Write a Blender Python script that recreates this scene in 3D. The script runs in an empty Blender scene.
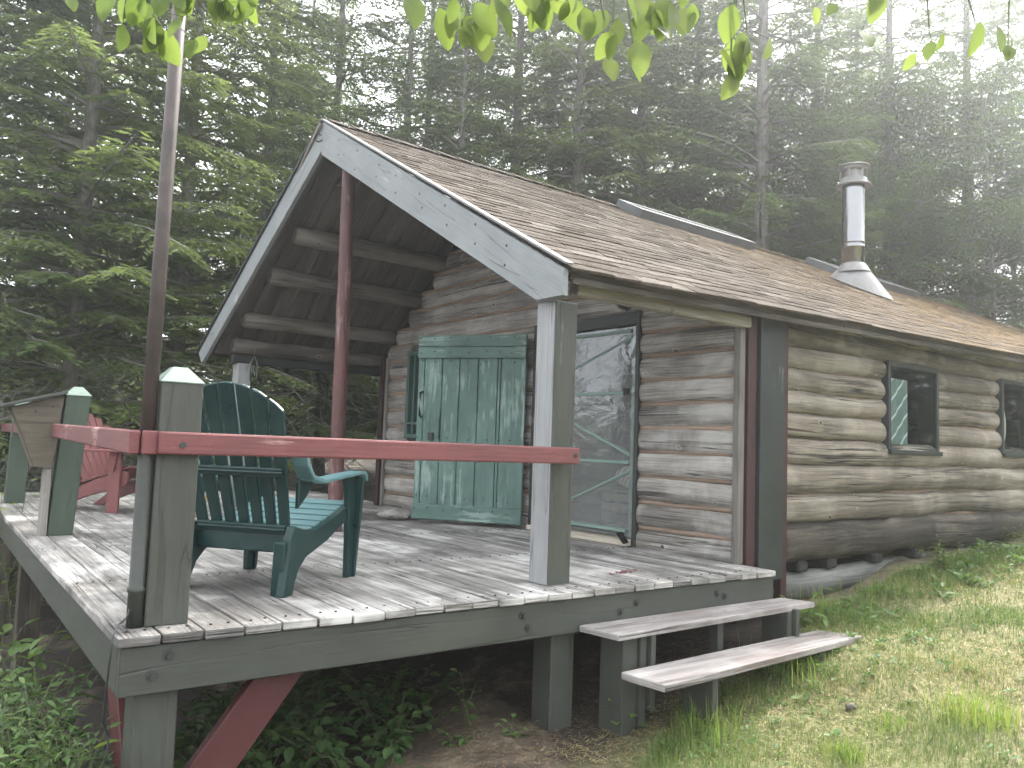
import bpy, math, random
import numpy as np
from mathutils import Vector, Matrix

R = math.radians
scene = bpy.context.scene
COL = scene.collection
rng = random.Random(7)
nrg = np.random.default_rng(11)

# ------------------------------------------------------------------ camera
cam_d = bpy.data.cameras.new('camera')
cam = bpy.data.objects.new('camera', cam_d)
COL.objects.link(cam)
yw, pt, rl = R(36.268), R(4.337), R(2.022)
cF = Vector((math.sin(yw)*math.cos(pt), math.cos(yw)*math.cos(pt), math.sin(pt)))
cR = Vector((math.cos(yw), -math.sin(yw), 0))
cU = cR.cross(cF)
cR2 = math.cos(rl)*cR + math.sin(rl)*cU
cU2 = -math.sin(rl)*cR + math.cos(rl)*cU
mw = Matrix((cR2, cU2, -cF)).transposed().to_4x4()
mw.translation = Vector((-.647, -3.218, .745))
cam.matrix_world = mw
cam_d.sensor_width = 36
cam_d.lens = 803.84/1024*36
cam_d.clip_start = .05
cam_d.clip_end = 2000
scene.camera = cam

# ------------------------------------------------------------------ light
SUN_AZ, SUN_EL = 72, 54          # azimuth from +Y towards +X
world = bpy.data.worlds.new('World')
scene.world = world
world.use_nodes = True
nt = world.node_tree
bg = nt.nodes['Background']
sky = nt.nodes.new('ShaderNodeTexSky')
sky.sky_type = 'NISHITA'
sky.sun_disc = False
sky.sun_elevation = R(SUN_EL)
sky.sun_rotation = R(SUN_AZ)
sky.air_density = 1.0
sky.dust_density = 6.0
sky.ozone_density = 0.6
hz = nt.nodes.new('ShaderNodeHueSaturation')      # thin high cloud: a paler sky
hz.inputs['Saturation'].default_value = .30
nt.links.new(sky.outputs[0], hz.inputs['Color'])
cl = nt.nodes.new('ShaderNodeMixRGB')             # bright even cloud veil over the clear sky
cl.inputs[0].default_value = .5
cl.inputs[2].default_value = (7.2, 7.5, 7.7, 1)
nt.links.new(hz.outputs[0], cl.inputs[1])
nt.links.new(cl.outputs[0], bg.inputs[0])
bg.inputs[1].default_value = .15
sun_d = bpy.data.lights.new('sun', 'SUN')
sun_d.energy = 2.0
sun_d.angle = R(5)
sun_d.color = (1, .965, .90)
sun = bpy.data.objects.new('sun', sun_d)
sdir = Vector((math.sin(R(SUN_AZ))*math.cos(R(SUN_EL)), math.cos(R(SUN_AZ))*math.cos(R(SUN_EL)), math.sin(R(SUN_EL))))
sun.rotation_euler = sdir.to_track_quat('Z', 'Y').to_euler()
sun.location = (20, 10, 30)
COL.objects.link(sun)
vs = scene.view_settings
vs.view_transform = 'Standard'
vs.look = 'None'
vs.gamma = 1
vs.exposure = 2.1
scene.cycles.max_bounces = 6
scene.cycles.diffuse_bounces = 4
scene.cycles.volume_step_rate = 4
scene.cycles.transparent_max_bounces = 8
scene.cycles.volume_bounces = 1
scene.cycles.use_denoising = True
scene.cycles.denoising_prefilter = 'FAST'
scene.cycles.caustics_reflective = False
scene.cycles.caustics_refractive = False
scene.cycles.sample_clamp_indirect = 2

# ------------------------------------------------------------------ node helpers
class NB:
    def __init__(s, name):
        s.m = bpy.data.materials.new(name)
        s.m.use_nodes = True
        s.t = s.m.node_tree
        s.bsdf = s.t.nodes['Principled BSDF']
        s.out = s.t.nodes['Material Output']
    def n(s, ty, **kw):
        nd = s.t.nodes.new('ShaderNode'+ty)
        for k, v in kw.items():
            setattr(nd, k, v)
        return nd
    def l(s, a, b):
        s.t.links.new(a, b)
    def setin(s, nd, i, v):
        if hasattr(v, 'is_output'):
            s.l(v, nd.inputs[i])
        else:
            nd.inputs[i].default_value = v
    def coord(s, which='UV', scale=(1, 1, 1), loc=(0, 0, 0)):
        tc = s.n('TexCoord')
        mp = s.n('Mapping')
        s.l(tc.outputs[which], mp.inputs[0])
        mp.inputs['Scale'].default_value = scale
        mp.inputs['Location'].default_value = loc
        return mp.outputs[0]
    def noise(s, vec, scale=1, detail=6, rough=.55, dist=0):
        nd = s.n('TexNoise')
        s.l(vec, nd.inputs['Vector'])
        nd.inputs['Scale'].default_value = scale
        nd.inputs['Detail'].default_value = detail
        nd.inputs['Roughness'].default_value = rough
        nd.inputs['Distortion'].default_value = dist
        return nd.outputs[0]
    def ramp(s, fac, stops, interp='LINEAR'):
        nd = s.n('ValToRGB')
        s.l(fac, nd.inputs[0])
        cr = nd.color_ramp
        cr.interpolation = interp
        while len(cr.elements) < len(stops):
            cr.elements.new(.5)
        for e, (p, c) in zip(cr.elements, stops):
            e.position = p
            if not hasattr(c, '__len__'):
                c = (c, c, c)
            e.color = (c[0], c[1], c[2], 1)
        return nd.outputs[0]
    def mix(s, fac, a, b, mode='MIX'):
        nd = s.n('MixRGB', blend_type=mode)
        for i, v in enumerate((fac, a, b)):
            if hasattr(v, 'is_output'):
                s.l(v, nd.inputs[i])
            elif i == 0:
                nd.inputs[0].default_value = v
            else:
                nd.inputs[i].default_value = (v[0], v[1], v[2], 1)
        return nd.outputs[0]
    def math(s, op, a, b=0):
        nd = s.n('Math', operation=op)
        s.setin(nd, 0, a)
        s.setin(nd, 1, b)
        return nd.outputs[0]
    def bump(s, h, strength=.4, dist=.01):
        nd = s.n('Bump')
        s.l(h, nd.inputs['Height'])
        nd.inputs['Strength'].default_value = strength
        nd.inputs['Distance'].default_value = dist
        s.l(nd.outputs[0], s.bsdf.inputs['Normal'])
    def base(s, c):
        s.setin(s.bsdf, 'Base Color', c if hasattr(c, 'is_output') else (*c, 1))
    def rough(s, v):
        s.setin(s.bsdf, 'Roughness', v)


def wood(name, dark, mid, light, su=1.6, sv=14, grain=.5, cracks=.6, knots=.5, patch=None, patch_amt=.5,
         rough=.85, bump=.5, stain=None, stain_amt=.3, patch_scale=1.3):
    b = NB(name)
    uv = b.coord('UV', (su, sv, 1))
    n1 = b.noise(uv, 1, 8, .62, .1)
    c = b.ramp(n1, [(.28, dark), (.5, mid), (.72, light)])
    fine = b.noise(b.coord('UV', (2.2, 150, 1)), 1, 5, .65)
    c = b.mix(grain, c, b.ramp(fine, [(.34, .3), (.6, 1.15)]), 'MULTIPLY')
    tone = b.noise(b.coord('UV', (.11, .11, 1)), 1, 2, .5)
    c = b.mix(1, c, b.ramp(tone, [(.36, .62), (.64, 1.22)]), 'MULTIPLY')
    if patch:
        ob = b.noise(b.coord('Object', (1, 1, 1)), patch_scale, 5, .6, .5)
        st = b.noise(b.coord('UV', (1.1, 9, 1), (3, 5, 0)), 1, 5, .6)
        f = b.math('MULTIPLY', ob, st)
        c = b.mix(b.math('MULTIPLY', b.ramp(f, [(.22, 0), (.34, 1)]), patch_amt), c, patch)
    if stain:
        ob2 = b.noise(b.coord('Object', (1, 1, 1), (7, 3, 1)), .9, 6, .65, .6)
        c = b.mix(b.math('MULTIPLY', b.ramp(ob2, [(.48, 0), (.66, 1)]), stain_amt), c, stain)
    hgt = fine
    if cracks:
        cn = b.noise(b.coord('UV', (.30, 17, 1), (9, 2, 0)), 1, 3, .45, .05)
        cr = b.ramp(cn, [(.482, 0), (.496, 1), (.504, 1), (.518, 0)])
        cn2 = b.noise(b.coord('UV', (.55, 34, 1), (2, 7, 0)), 1, 2, .5, .05)
        cr2 = b.ramp(cn2, [(.487, 0), (.498, .8), (.502, .8), (.513, 0)])
        cr = b.math('MAXIMUM', cr, cr2)
        gate = b.ramp(b.noise(b.coord('UV', (.7, 2, 1), (1, 8, 0)), 1, 2, .5), [(.45, 0), (.58, 1)])
        cr = b.math('MULTIPLY', cr, gate)
        c = b.mix(b.math('MULTIPLY', cr, cracks), c, tuple(x*.18 for x in dark))
        hgt = b.math('SUBTRACT', hgt, b.math('MULTIPLY', cr, 2.5))
    if knots:
        v = b.n('TexVoronoi')
        b.l(b.coord('UV', (5.5, 8, 1)), v.inputs['Vector'])
        v.inputs['Scale'].default_value = 1
        sc = b.n('SeparateColor'); b.l(v.outputs['Color'], sc.inputs[0])
        few = b.ramp(sc.outputs[0], [(.78, 0), (.80, 1)])
        k = b.math('MULTIPLY', b.ramp(v.outputs['Distance'], [(.07, 1), (.12, 0)]), few)
        ring = b.math('MULTIPLY', b.ramp(v.outputs['Distance'], [(.12, 0), (.17, .8), (.24, 0)]), few)
        c = b.mix(b.math('MULTIPLY', ring, knots), c, tuple(x*1.1 for x in light))
        c = b.mix(b.math('MULTIPLY', k, knots), c, tuple(x*.2 for x in dark))
        hgt = b.math('ADD', hgt, b.math('MULTIPLY', ring, .8))
    b.base(c)
    b.rough(rough)
    b.bump(b.math('ADD', hgt, n1), bump, .008)
    return b.m


def paint(name, col, col2=None, wear=0, wearcol=(.3, .29, .27), rough=.6, bump=.25, grain=.25, cracks=0, dirt=.25):
    b = NB(name)
    n1 = b.noise(b.coord('UV', (1.5, 9, 1)), 1, 6, .6)
    n2 = b.noise(b.coord('Object', (1, 1, 1)), 2.2, 6, .6)
    col2 = col2 or tuple(x*.75 for x in col)
    c = b.mix(b.ramp(n2, [(.35, 0), (.65, 1)]), col, col2)
    fine = b.noise(b.coord('UV', (4, 90, 1)), 1, 4, .6)
    c = b.mix(grain, c, b.ramp(fine, [(.3, .45), (.6, 1.1)]), 'MULTIPLY')
    c = b.mix(dirt, c, b.ramp(n1, [(.3, .4), (.6, 1.1)]), 'MULTIPLY')
    h = fine
    if wear:
        w = b.math('MULTIPLY', b.noise(b.coord('UV', (2.2, 20, 1), (4, 4, 0)), 1, 8, .7), b.noise(b.coord('Object'), 1.7, 4, .6))
        wf = b.ramp(w, [(.36-.15*wear, 0), (.42-.15*wear, 1)])
        c = b.mix(b.math('MULTIPLY', wf, .8), c, wearcol)
        h = b.math('SUBTRACT', h, wf)
    if cracks:
        cn = b.noise(b.coord('UV', (.5, 9, 1), (9, 2, 0)), 1, 2, .5, .1)
        cr = b.ramp(cn, [(.49, 0), (.498, 1), (.502, 1), (.51, 0)])
        c = b.mix(b.math('MULTIPLY', cr, cracks), c, (.02, .02, .018))
        h = b.math('SUBTRACT', h, b.math('MULTIPLY', cr, 2))
    b.base(c)
    b.rough(rough)
    b.bump(h, bump, .005)
    return b.m


def simple(name, col, rough=.5, metal=0, var=.2, scale=6, bump=0):
    b = NB(name)
    n = b.noise(b.coord('Object'), scale, 5, .6)
    c = b.mix(1, col, b.ramp(n, [(.3, 1-var), (.7, 1+var)]), 'MULTIPLY')
    b.base(c)
    b.rough(rough)
    b.bsdf.inputs['Metallic'].default_value = metal
    if bump:
        b.bump(n, bump, .02)
    return b.m


M = {}
M['log_gable'] = wood('weathered_grey_log', (.205, .187, .165), (.335, .306, .273), (.45, .41, .37), .7, 16, .8, 1, 1,
                      (.60, .58, .55), .5, stain=(.11, .108, .112), stain_amt=.5, patch_scale=2.4, bump=.8)
M['log_side'] = wood('weathered_brown_log', (.135, .113, .087), (.225, .19, .15), (.31, .267, .215), .6, 16, .8, 1, 1,
                     (.44, .40, .335), .45, stain=(.085, .068, .052), stain_amt=.55, patch_scale=1.8, bump=.8)
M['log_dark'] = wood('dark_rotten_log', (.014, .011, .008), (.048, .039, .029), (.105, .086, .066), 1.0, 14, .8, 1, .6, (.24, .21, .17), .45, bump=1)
M['log_sill'] = wood('pale_grey_sill_log', (.07, .07, .066), (.15, .15, .14), (.25, .25, .235), .8, 8, .6, .5, .5, None)
M['chink'] = wood('orange_brown_chinking', (.17, .115, .08), (.29, .21, .155), (.38, .29, .22), 2, 6, .5, 0, 0, None, bump=.2)
M['purlin'] = wood('ceiling_log', (.07, .063, .056), (.175, .158, .135), (.28, .255, .225), 1.1, 8, .6, .6, .5, (.36, .34, .3), .25)
M['ceil'] = wood('ceiling_board', (.045, .039, .034), (.145, .128, .114), (.26, .235, .21), .6, 5, .7, .5, .3, (.03, .027, .024), .6)
M['deck'] = wood('weathered_deck_board', (.10, .094, .088), (.30, .284, .264), (.49, .47, .445), .9, 20, .85, .9, .35,
                 (.68, .66, .625), .7, stain=(.055, .05, .046), stain_amt=.8, rough=.75, patch_scale=2.2)
M['tread'] = wood('weathered_tread', (.12, .105, .10), (.27, .245, .235), (.40, .375, .36), .9, 20, .7, .9, .3, (.50, .48, .46), .5,
                  stain=(.13, .09, .072), stain_amt=.6)
M['gp'] = paint('grey_green_paint', (.056, .061, .051), (.043, .047, .039), 0, rough=.55, cracks=.4)
M['gp_post'] = paint('grey_green_post_paint', (.06, .064, .052), (.046, .05, .04), .10, (.15, .14, .115), rough=.6, cracks=.5, bump=.4)
M['rake'] = paint('blue_grey_paint', (.24, .255, .255), (.195, .21, .212), .15, (.38, .38, .37), rough=.55, cracks=.35)
M['post_grey'] = paint('light_grey_paint', (.30, .303, .305), (.25, .255, .257), .15, (.3, .29, .28), cracks=.5)
M['green_post'] = paint('dark_green_paint', (.05, .075, .05), (.038, .058, .04), 0, rough=.55, cracks=.4)
M['cap'] = paint('pale_green_cap_paint', (.16, .22, .178), (.135, .185, .15), .1, rough=.5)
M['red'] = paint('barn_red_paint', (.18, .055, .055), (.14, .045, .045), .15, (.40, .24, .22), rough=.6, bump=.5, grain=.4)
M['red_brace'] = paint('deep_red_paint', (.085, .02, .02), (.068, .017, .017), .05, rough=.6)
M['red_log'] = paint('red_stained_pole', (.12, .046, .043), (.075, .03, .029), .55, (.28, .19, .18), rough=.6, bump=.5, cracks=.4)
M['door'] = paint('sea_green_door_paint', (.115, .20, .172), (.072, .135, .115), .6, (.26, .35, .315), rough=.6, bump=.4, grain=.4, cracks=.2)
M['door_trim'] = paint('teal_trim_paint', (.08, .15, .13), rough=.55)
M['screen_brace'] = paint('pale_green_brace_paint', (.22, .32, .28), rough=.6)
M['dark_trim'] = paint('charcoal_green_trim', (.024, .03, .028), (.018, .022, .02), .1, (.16, .16, .15), rough=.6)
M['dark_red'] = paint('dark_red_trim', (.042, .015, .015), rough=.6)
M['step_support'] = paint('dark_grey_step_paint', (.05, .053, .044), (.04, .043, .036), rough=.7)
M['raw'] = wood('bare_grey_board', (.12, .11, .095), (.24, .222, .195), (.35, .33, .30), 1.3, 12, .4, .5, .3)
M['bird'] = wood('bare_tan_board', (.085, .072, .052), (.15, .128, .094), (.205, .178, .135), 1.3, 8, .35, .2, .3, (.12, .10, .08), .5)
M['sillw'] = wood('pale_threshold', (.30, .26, .2), (.44, .39, .31), (.55, .5, .42), 1.3, 12, .3, .3, .1)
M['black'] = simple('black_iron', (.02, .02, .02), .5, .6)
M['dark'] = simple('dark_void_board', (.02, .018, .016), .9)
M['steel_bolt'] = simple('weathered_bolt', (.05, .05, .047), .6, .4)
M['pole'] = simple('galvanised_flagpole', (.062, .048, .043), .6, 0, .35, 9)
M['pole_low'] = paint('grey_green_pipe_paint', (.038, .042, .035), rough=.5)
M['wire'] = simple('black_cable', (.02, .02, .02), .5)
M['stone'] = simple('grey_stone', (.27, .255, .24), .9, 0, .45, 12, .6)
M['pebble'] = simple('brown_pebble', (.10, .085, .07), .9, 0, .4, 30, .6)
M['yellow'] = simple('yellow_plastic', (.65, .36, .04), .4)
M['curtain'] = simple('white_curtain', (.7, .7, .66), .8)
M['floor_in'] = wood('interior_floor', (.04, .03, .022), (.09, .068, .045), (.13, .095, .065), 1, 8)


def mat_plastic(name, col):
    b = NB(name)
    n = b.noise(b.coord('Object'), 5, 6, .65)
    b.base(b.mix(b.ramp(n, [(.4, 0), (.75, .15)]), col, (.12, .16, .155)))
    b.rough(b.ramp(n, [(.3, .26), (.7, .42)]))
    b.bsdf.inputs['Specular IOR Level'].default_value = .4
    return b.m
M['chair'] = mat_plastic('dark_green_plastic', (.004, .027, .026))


M['chair_top'] = mat_plastic('pale_teal_plastic', (.11, .21, .22))  # paler, bluer plastic for the seat and arms


def mat_steel():
    b = NB('polished_stainless')
    b.base((.22, .22, .225))
    b.bsdf.inputs['Metallic'].default_value = 1
    n = b.noise(b.coord('Object', (14, 14, .6)), 1, 4, .5)
    b.rough(b.ramp(n, [(.3, .08), (.7, .24)]))
    b.bump(n, .4, .02)
    return b.m
M['steel'] = mat_steel()
M['flash'] = simple('dull_galvanised', (.2, .195, .19), .5, .45, .2, 5)


def mat_shingle():
    b = NB('asphalt_shingle')
    u = b.coord('UV')
    sep = b.n('SeparateXYZ'); b.l(u, sep.inputs[0])
    rnd = b.n('TexWhiteNoise', noise_dimensions='2D')
    b.l(b.coord('UV', (1, 1, 1)), rnd.inputs[0])
    # each shingle carries one constant UV point: a random tone
    c = b.ramp(rnd.outputs[0], [(0, (.06, .049, .039)), (.35, (.088, .073, .06)), (.7, (.115, .097, .081)), (1, (.16, .14, .12))])
    ob = b.coord('Object')
    sp = b.noise(ob, 90, 3, .6)
    c = b.mix(.55, c, b.ramp(sp, [(.35, .35), (.65, 1.4)]), 'MULTIPLY')
    c = b.mix(.6, c, b.ramp(b.noise(ob, 7, 7, .75), [(.35, .55), (.65, 1.25)]), 'MULTIPLY')
    so = b.n('SeparateXYZ'); b.l(ob, so.inputs[0])
    far = b.n('MapRange'); b.l(so.outputs[0], far.inputs[0])
    far.inputs[1].default_value = -4.5; far.inputs[2].default_value = 1.0
    moss = b.noise(ob, 2.3, 9, .7, .4)
    mm = b.math('MULTIPLY', b.ramp(moss, [(.36, 0), (.54, 1)]), far.outputs[0])
    mfine = b.ramp(b.noise(ob, 22, 6, .75), [(.42, 0), (.52, 1)])
    c = b.mix(b.math('MULTIPLY', b.math('MULTIPLY', mm, mfine), .95), c, (.20, .133, .062))
    lich = b.ramp(b.noise(ob, 17, 6, .75), [(.63, 0), (.7, 1)])
    c = b.mix(b.math('MULTIPLY', lich, .5), c, (.32, .305, .28))
    b.base(c)
    b.rough(1)
    b.bsdf.inputs['Specular IOR Level'].default_value = .12
    b.bump(sp, .5, .01)
    return b.m
M['shingle'] = mat_shingle()


def mat_leaf(name, stops, trans=.35, rough=.5, tcol=1.6, gloss=.3):
    """stops on a per-leaf random value kept in UV.x; a little change from object to object"""
    b = NB(name)
    sep = b.n('SeparateXYZ'); b.l(b.coord('UV'), sep.inputs[0])
    c = b.ramp(sep.outputs[0], stops)
    oi = b.n('ObjectInfo')
    c = b.mix(.5, c, b.ramp(oi.outputs['Random'], [(0, (.75, .85, .8)), (.5, (1, 1, 1)), (1, (1.15, 1.1, .85))]), 'MULTIPLY')
    b.base(c)
    b.rough(rough)
    b.bsdf.inputs['Specular IOR Level'].default_value = gloss
    tr = b.n('BsdfTranslucent')
    b.l(b.mix(1, c, (tcol, tcol, tcol*.6), 'MULTIPLY'), tr.inputs[0])
    ms = b.n('MixShader'); ms.inputs[0].default_value = trans
    b.l(b.bsdf.outputs[0], ms.inputs[1]); b.l(tr.outputs[0], ms.inputs[2])
    b.l(ms.outputs[0], b.out.inputs[0])
    return b.m
M['needle'] = mat_leaf('spruce_needles', [(0, (.07, .10, .05)), (.5, (.108, .145, .065)), (.85, (.15, .19, .082)), (1, (.17, .155, .10))], .5)
M['fir'] = mat_leaf('fir_needles', [(0, (.08, .11, .055)), (.5, (.13, .17, .078)), (.9, (.175, .22, .09)), (1, (.18, .165, .11))], .5)
M['hard'] = mat_leaf('hardwood_leaves', [(0, (.065, .10, .04)), (.5, (.10, .15, .055)), (1, (.14, .19, .07))], .5)
M['lime'] = mat_leaf('lime_leaves', [(0, (.10, .14, .04)), (.5, (.14, .19, .06)), (1, (.18, .225, .08))], .6, .4, 1.5)
M['shrub'] = mat_leaf('shrub_leaves', [(0, (.06, .11, .035)), (.5, (.10, .17, .055)), (1, (.15, .22, .075))], .35)
M['under'] = mat_leaf('understory_leaves', [(0, (.03, .065, .025)), (.5, (.05, .095, .035)), (1, (.08, .13, .05))], .3)
M['grass'] = mat_leaf('lawn_grass', [(0, (.085, .14, .042)), (.45, (.14, .20, .065)), (.62, (.22, .225, .095)), (.8, (.34, .29, .17)), (1, (.48, .42, .28))], .35, .6, 1.3)
M['bark'] = wood('spruce_bark', (.09, .08, .072), (.17, .155, .14), (.27, .255, .235), 6, 9, .4, 0, 0, (.34, .35, .31), .4, bump=1)
M['twig'] = simple('dead_twig', (.34, .33, .29), .9, 0, .3)
M['stem'] = simple('green_stem', (.08, .10, .04), .7)


def mat_ground():
    b = NB('lawn_and_forest_floor')
    ob = b.coord('Object')
    n1 = b.noise(ob, 1.1, 8, .65, .4)
    n2 = b.noise(ob, 14, 6, .7)
    grass = b.ramp(n2, [(.3, (.075, .095, .032)), (.5, (.14, .14, .055)), (.7, (.25, .215, .12))])
    soil = b.ramp(n2, [(.3, (.012, .009, .007)), (.55, (.03, .022, .016)), (.75, (.07, .05, .035))])
    sp = b.n('SeparateXYZ'); b.l(ob, sp.inputs[0])
    # lawn in front of the cabin (y < 0.1), forest floor and bare soil under deck and trees
    yy = b.math('ADD', sp.outputs[1], b.math('MULTIPLY', b.math('SUBTRACT', n1, .5), 1.1))
    xx = b.math('ADD', sp.outputs[0], b.math('MULTIPLY', b.math('SUBTRACT', n1, .5), 2.0))
    fs = b.n('MapRange'); b.l(sp.outputs[0], fs.inputs[0]); fs.inputs[1].default_value = 4.4; fs.inputs[2].default_value = 3.9
    yy = b.math('ADD', yy, b.math('MULTIPLY', fs.outputs[0], .6))
    f1 = b.n('MapRange'); b.l(yy, f1.inputs[0]); f1.inputs[1].default_value = .45; f1.inputs[2].default_value = .1
    f2 = b.n('MapRange'); b.l(xx, f2.inputs[0]); f2.inputs[1].default_value = 1.0; f2.inputs[2].default_value = 2.2
    lawn = b.math('MULTIPLY', f1.outputs[0], f2.outputs[0])
    c = b.mix(lawn, soil, grass)
    bare = b.ramp(n1, [(.52, 0), (.64, 1)])
    c = b.mix(b.math('MULTIPLY', bare, .55), c, b.ramp(n2, [(.3, (.15, .115, .075)), (.7, (.40, .33, .23))]))
    b.base(c)
    b.rough(.95)
    b.bump(n2, .8, .03)
    return b.m
M['ground'] = mat_ground()


def mat_glass(name, fac=.12, tint=(.75, .8, .8), haze=.0, wavy=0):
    b = NB(name)
    tr = b.n('BsdfTransparent'); tr.inputs[0].default_value = (*tint, 1)
    gl = b.n('BsdfGlossy'); gl.inputs[0].default_value = (.95, .97, 1, 1); gl.inputs['Roughness'].default_value = .03
    fr = b.n('Fresnel'); fr.inputs[0].default_value = 1.2
    ad = b.math('ADD', fr.outputs[0], fac)
    if wavy:
        nz = b.noise(b.coord('UV', (3.2, 4.2, 1)), 1, 2, .45, 2.2)
        nz2 = b.noise(b.coord('UV', (1.2, 1.6, 1)), 1, 2, .5, .6)
        bp = b.n('Bump'); bp.inputs['Strength'].default_value = wavy; bp.inputs['Distance'].default_value = .03
        b.l(b.math('ADD', nz, b.math('MULTIPLY', nz2, 2)), bp.inputs['Height'])
        b.l(bp.outputs[0], gl.inputs['Normal'])
    mx = b.n('MixShader'); b.l(ad, mx.inputs[0]); b.l(tr.outputs[0], mx.inputs[1]); b.l(gl.outputs[0], mx.inputs[2])
    o = mx.outputs[0]
    if haze:
        df = b.n('BsdfDiffuse'); df.inputs[0].default_value = (.42, .44, .44, 1)
        m2 = b.n('MixShader'); m2.inputs[0].default_value = haze
        b.l(o, m2.inputs[1]); b.l(df.outputs[0], m2.inputs[2]); o = m2.outputs[0]
    b.l(o, b.out.inputs[0])
    return b.m
M['glass'] = mat_glass('window_glass', .02)
M['film'] = mat_glass('clear_plastic_film', .12, (.80, .83, .83), .26, .17)

# ------------------------------------------------------------------ mesh helpers
def V(*a):
    return Vector(a)


class MB:
    def __init__(s):
        s.v = []; s.f = []; s.uv = []; s.sm = []
    def face(s, pts, uvs, smooth=False):
        i = len(s.v)
        s.v += [Vector(p) for p in pts]
        s.f.append(tuple(range(i, i+len(pts))))
        s.uv.append(uvs); s.sm.append(smooth)
    def box(s, c, size, ax=None):
        """box at centre c; axes ax; UV u runs along the longest side (the grain)"""
        c = Vector(c)
        ax = [Vector(a).normalized() for a in (ax or ((1, 0, 0), (0, 1, 0), (0, 0, 1)))]
        h = [x/2 for x in size]
        g = max(range(3), key=lambda i: size[i])
        o = [i for i in range(3) if i != g]
        ou, ov = rng.uniform(0, 50), rng.uniform(0, 50)
        i0 = len(s.v)
        loc = []
        for k in range(8):
            q = [(1 if k >> j & 1 else -1)*h[j] for j in range(3)]
            loc.append(q)
            s.v.append(c + ax[0]*q[0] + ax[1]*q[1] + ax[2]*q[2])
        for idx, skip in (((0, 2, 3, 1), 2), ((4, 5, 7, 6), 2), ((0, 1, 5, 4), 1), ((2, 6, 7, 3), 1), ((0, 4, 6, 2), 0), ((1, 3, 7, 5), 0)):
            s.f.append(tuple(i0+i for i in idx))
            if skip == g:
                s.uv.append([(ou+loc[i][o[0]], ov+loc[i][o[1]]) for i in idx])
            else:
                t = o[0] if skip == o[1] else o[1]
                s.uv.append([(ou+loc[i][g], ov+loc[i][t]+(loc[i][skip])) for i in idx])
            s.sm.append(False)
        return s
    def bx(s, x0, x1, y0, y1, z0, z1):
        return s.box(((x0+x1)/2, (y0+y1)/2, (z0+z1)/2), (abs(x1-x0), abs(y1-y0), abs(z1-z0)))
    def beam(s, p0, p1, w, t, up=(0, 0, 1)):
        """board from p0 to p1, w wide across 'up x dir', t thick along the other"""
        p0, p1 = Vector(p0), Vector(p1)
        d = (p1-p0)
        L = d.length
        d.normalize()
        a = Vector(up).cross(d).normalized()
        b = d.cross(a)
        return s.box((p0+p1)/2, (L, w, t), (d, a, b))
    def tube(s, pts, rad, n=10, cap=True, wob=0, smooth=True, squash=1.0):
        pts = [Vector(p) for p in pts]
        if not hasattr(rad, '__len__'):
            rad = [rad]*len(pts)
        ou, ov = rng.uniform(0, 50), rng.uniform(0, 50)
        up = Vector((0, 0, 1))
        d0 = (pts[1]-pts[0]).normalized()
        if abs(d0.z) > .9:
            up = Vector((1, 0, 0))
        i0 = len(s.v); cum = 0; cums = []
        ph = [rng.uniform(0, 6.3) for _ in range(6)]
        for i, p in enumerate(pts):
            d = (pts[min(i+1, len(pts)-1)]-pts[max(i-1, 0)]).normalized()
            a = up.cross(d).normalized(); b = d.cross(a)
            if i:
                cum += (p-pts[i-1]).length
            cums.append(cum)
            for k in range(n):
                t = 2*math.pi*k/n
                r = rad[i]
                if wob:
                    r *= 1 + wob*(math.sin(2*t+ph[0]+cum*1.3)*.5 + math.sin(3*t+ph[1]-cum*2.1)*.3 + math.sin(cum*4.3+ph[2]+t)*.35 + math.sin(cum*9+ph[3]+2*t)*.2)
                s.v.append(p + a*(r*math.cos(t)*squash) + b*(r*math.sin(t)))
        rm = sum(rad)/len(rad)
        for i in range(len(pts)-1):
            for k in range(n):
                k2 = (k+1) % n
                s.f.append((i0+i*n+k, i0+i*n+k2, i0+(i+1)*n+k2, i0+(i+1)*n+k))
                v0, v1 = ov+k*2*math.pi*rm/n, ov+(k+1)*2*math.pi*rm/n
                s.uv.append([(ou+cums[i], v0), (ou+cums[i], v1), (ou+cums[i+1], v1), (ou+cums[i+1], v0)])
                s.sm.append(smooth)
        if cap:
            for i, rev in ((0, True), (len(pts)-1, False)):
                idx = [i0+i*n+k for k in range(n)]
                if rev:
                    idx.reverse()
                s.f.append(tuple(idx))
                s.uv.append([(ou+.5+.2*math.cos(2*math.pi*k/n)*rm, ov+2*math.sin(2*math.pi*k/n)*rm) for k in range(n)])
                s.sm.append(False)
        return s
    def log(s, p0, p1, r0, r1, n=12, wob=.07, rounded=True, squash=1.0, step=.35, bend=.006):
        p0, p1 = Vector(p0), Vector(p1)
        L = (p1-p0).length
        k = max(3, int(L/step)+1)
        pts, rad = [], []
        ts = [i/(k-1) for i in range(k)]
        if rounded:
            e = min(.03/L, .1)
            ts = [0, e] + ts[1:-1] + [1-e, 1]
        for i, t in enumerate(ts):
            r = r0+(r1-r0)*t
            if rounded and i in (0, len(ts)-1):
                r *= .8
            j = 0 if i in (0, 1, len(ts)-1, len(ts)-2) else bend
            pts.append(p0.lerp(p1, t)+Vector((0, rng.uniform(-j, j), rng.uniform(-j, j))))
            rad.append(r)
        return s.tube(pts, rad, n, True, wob, True, squash)
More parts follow.
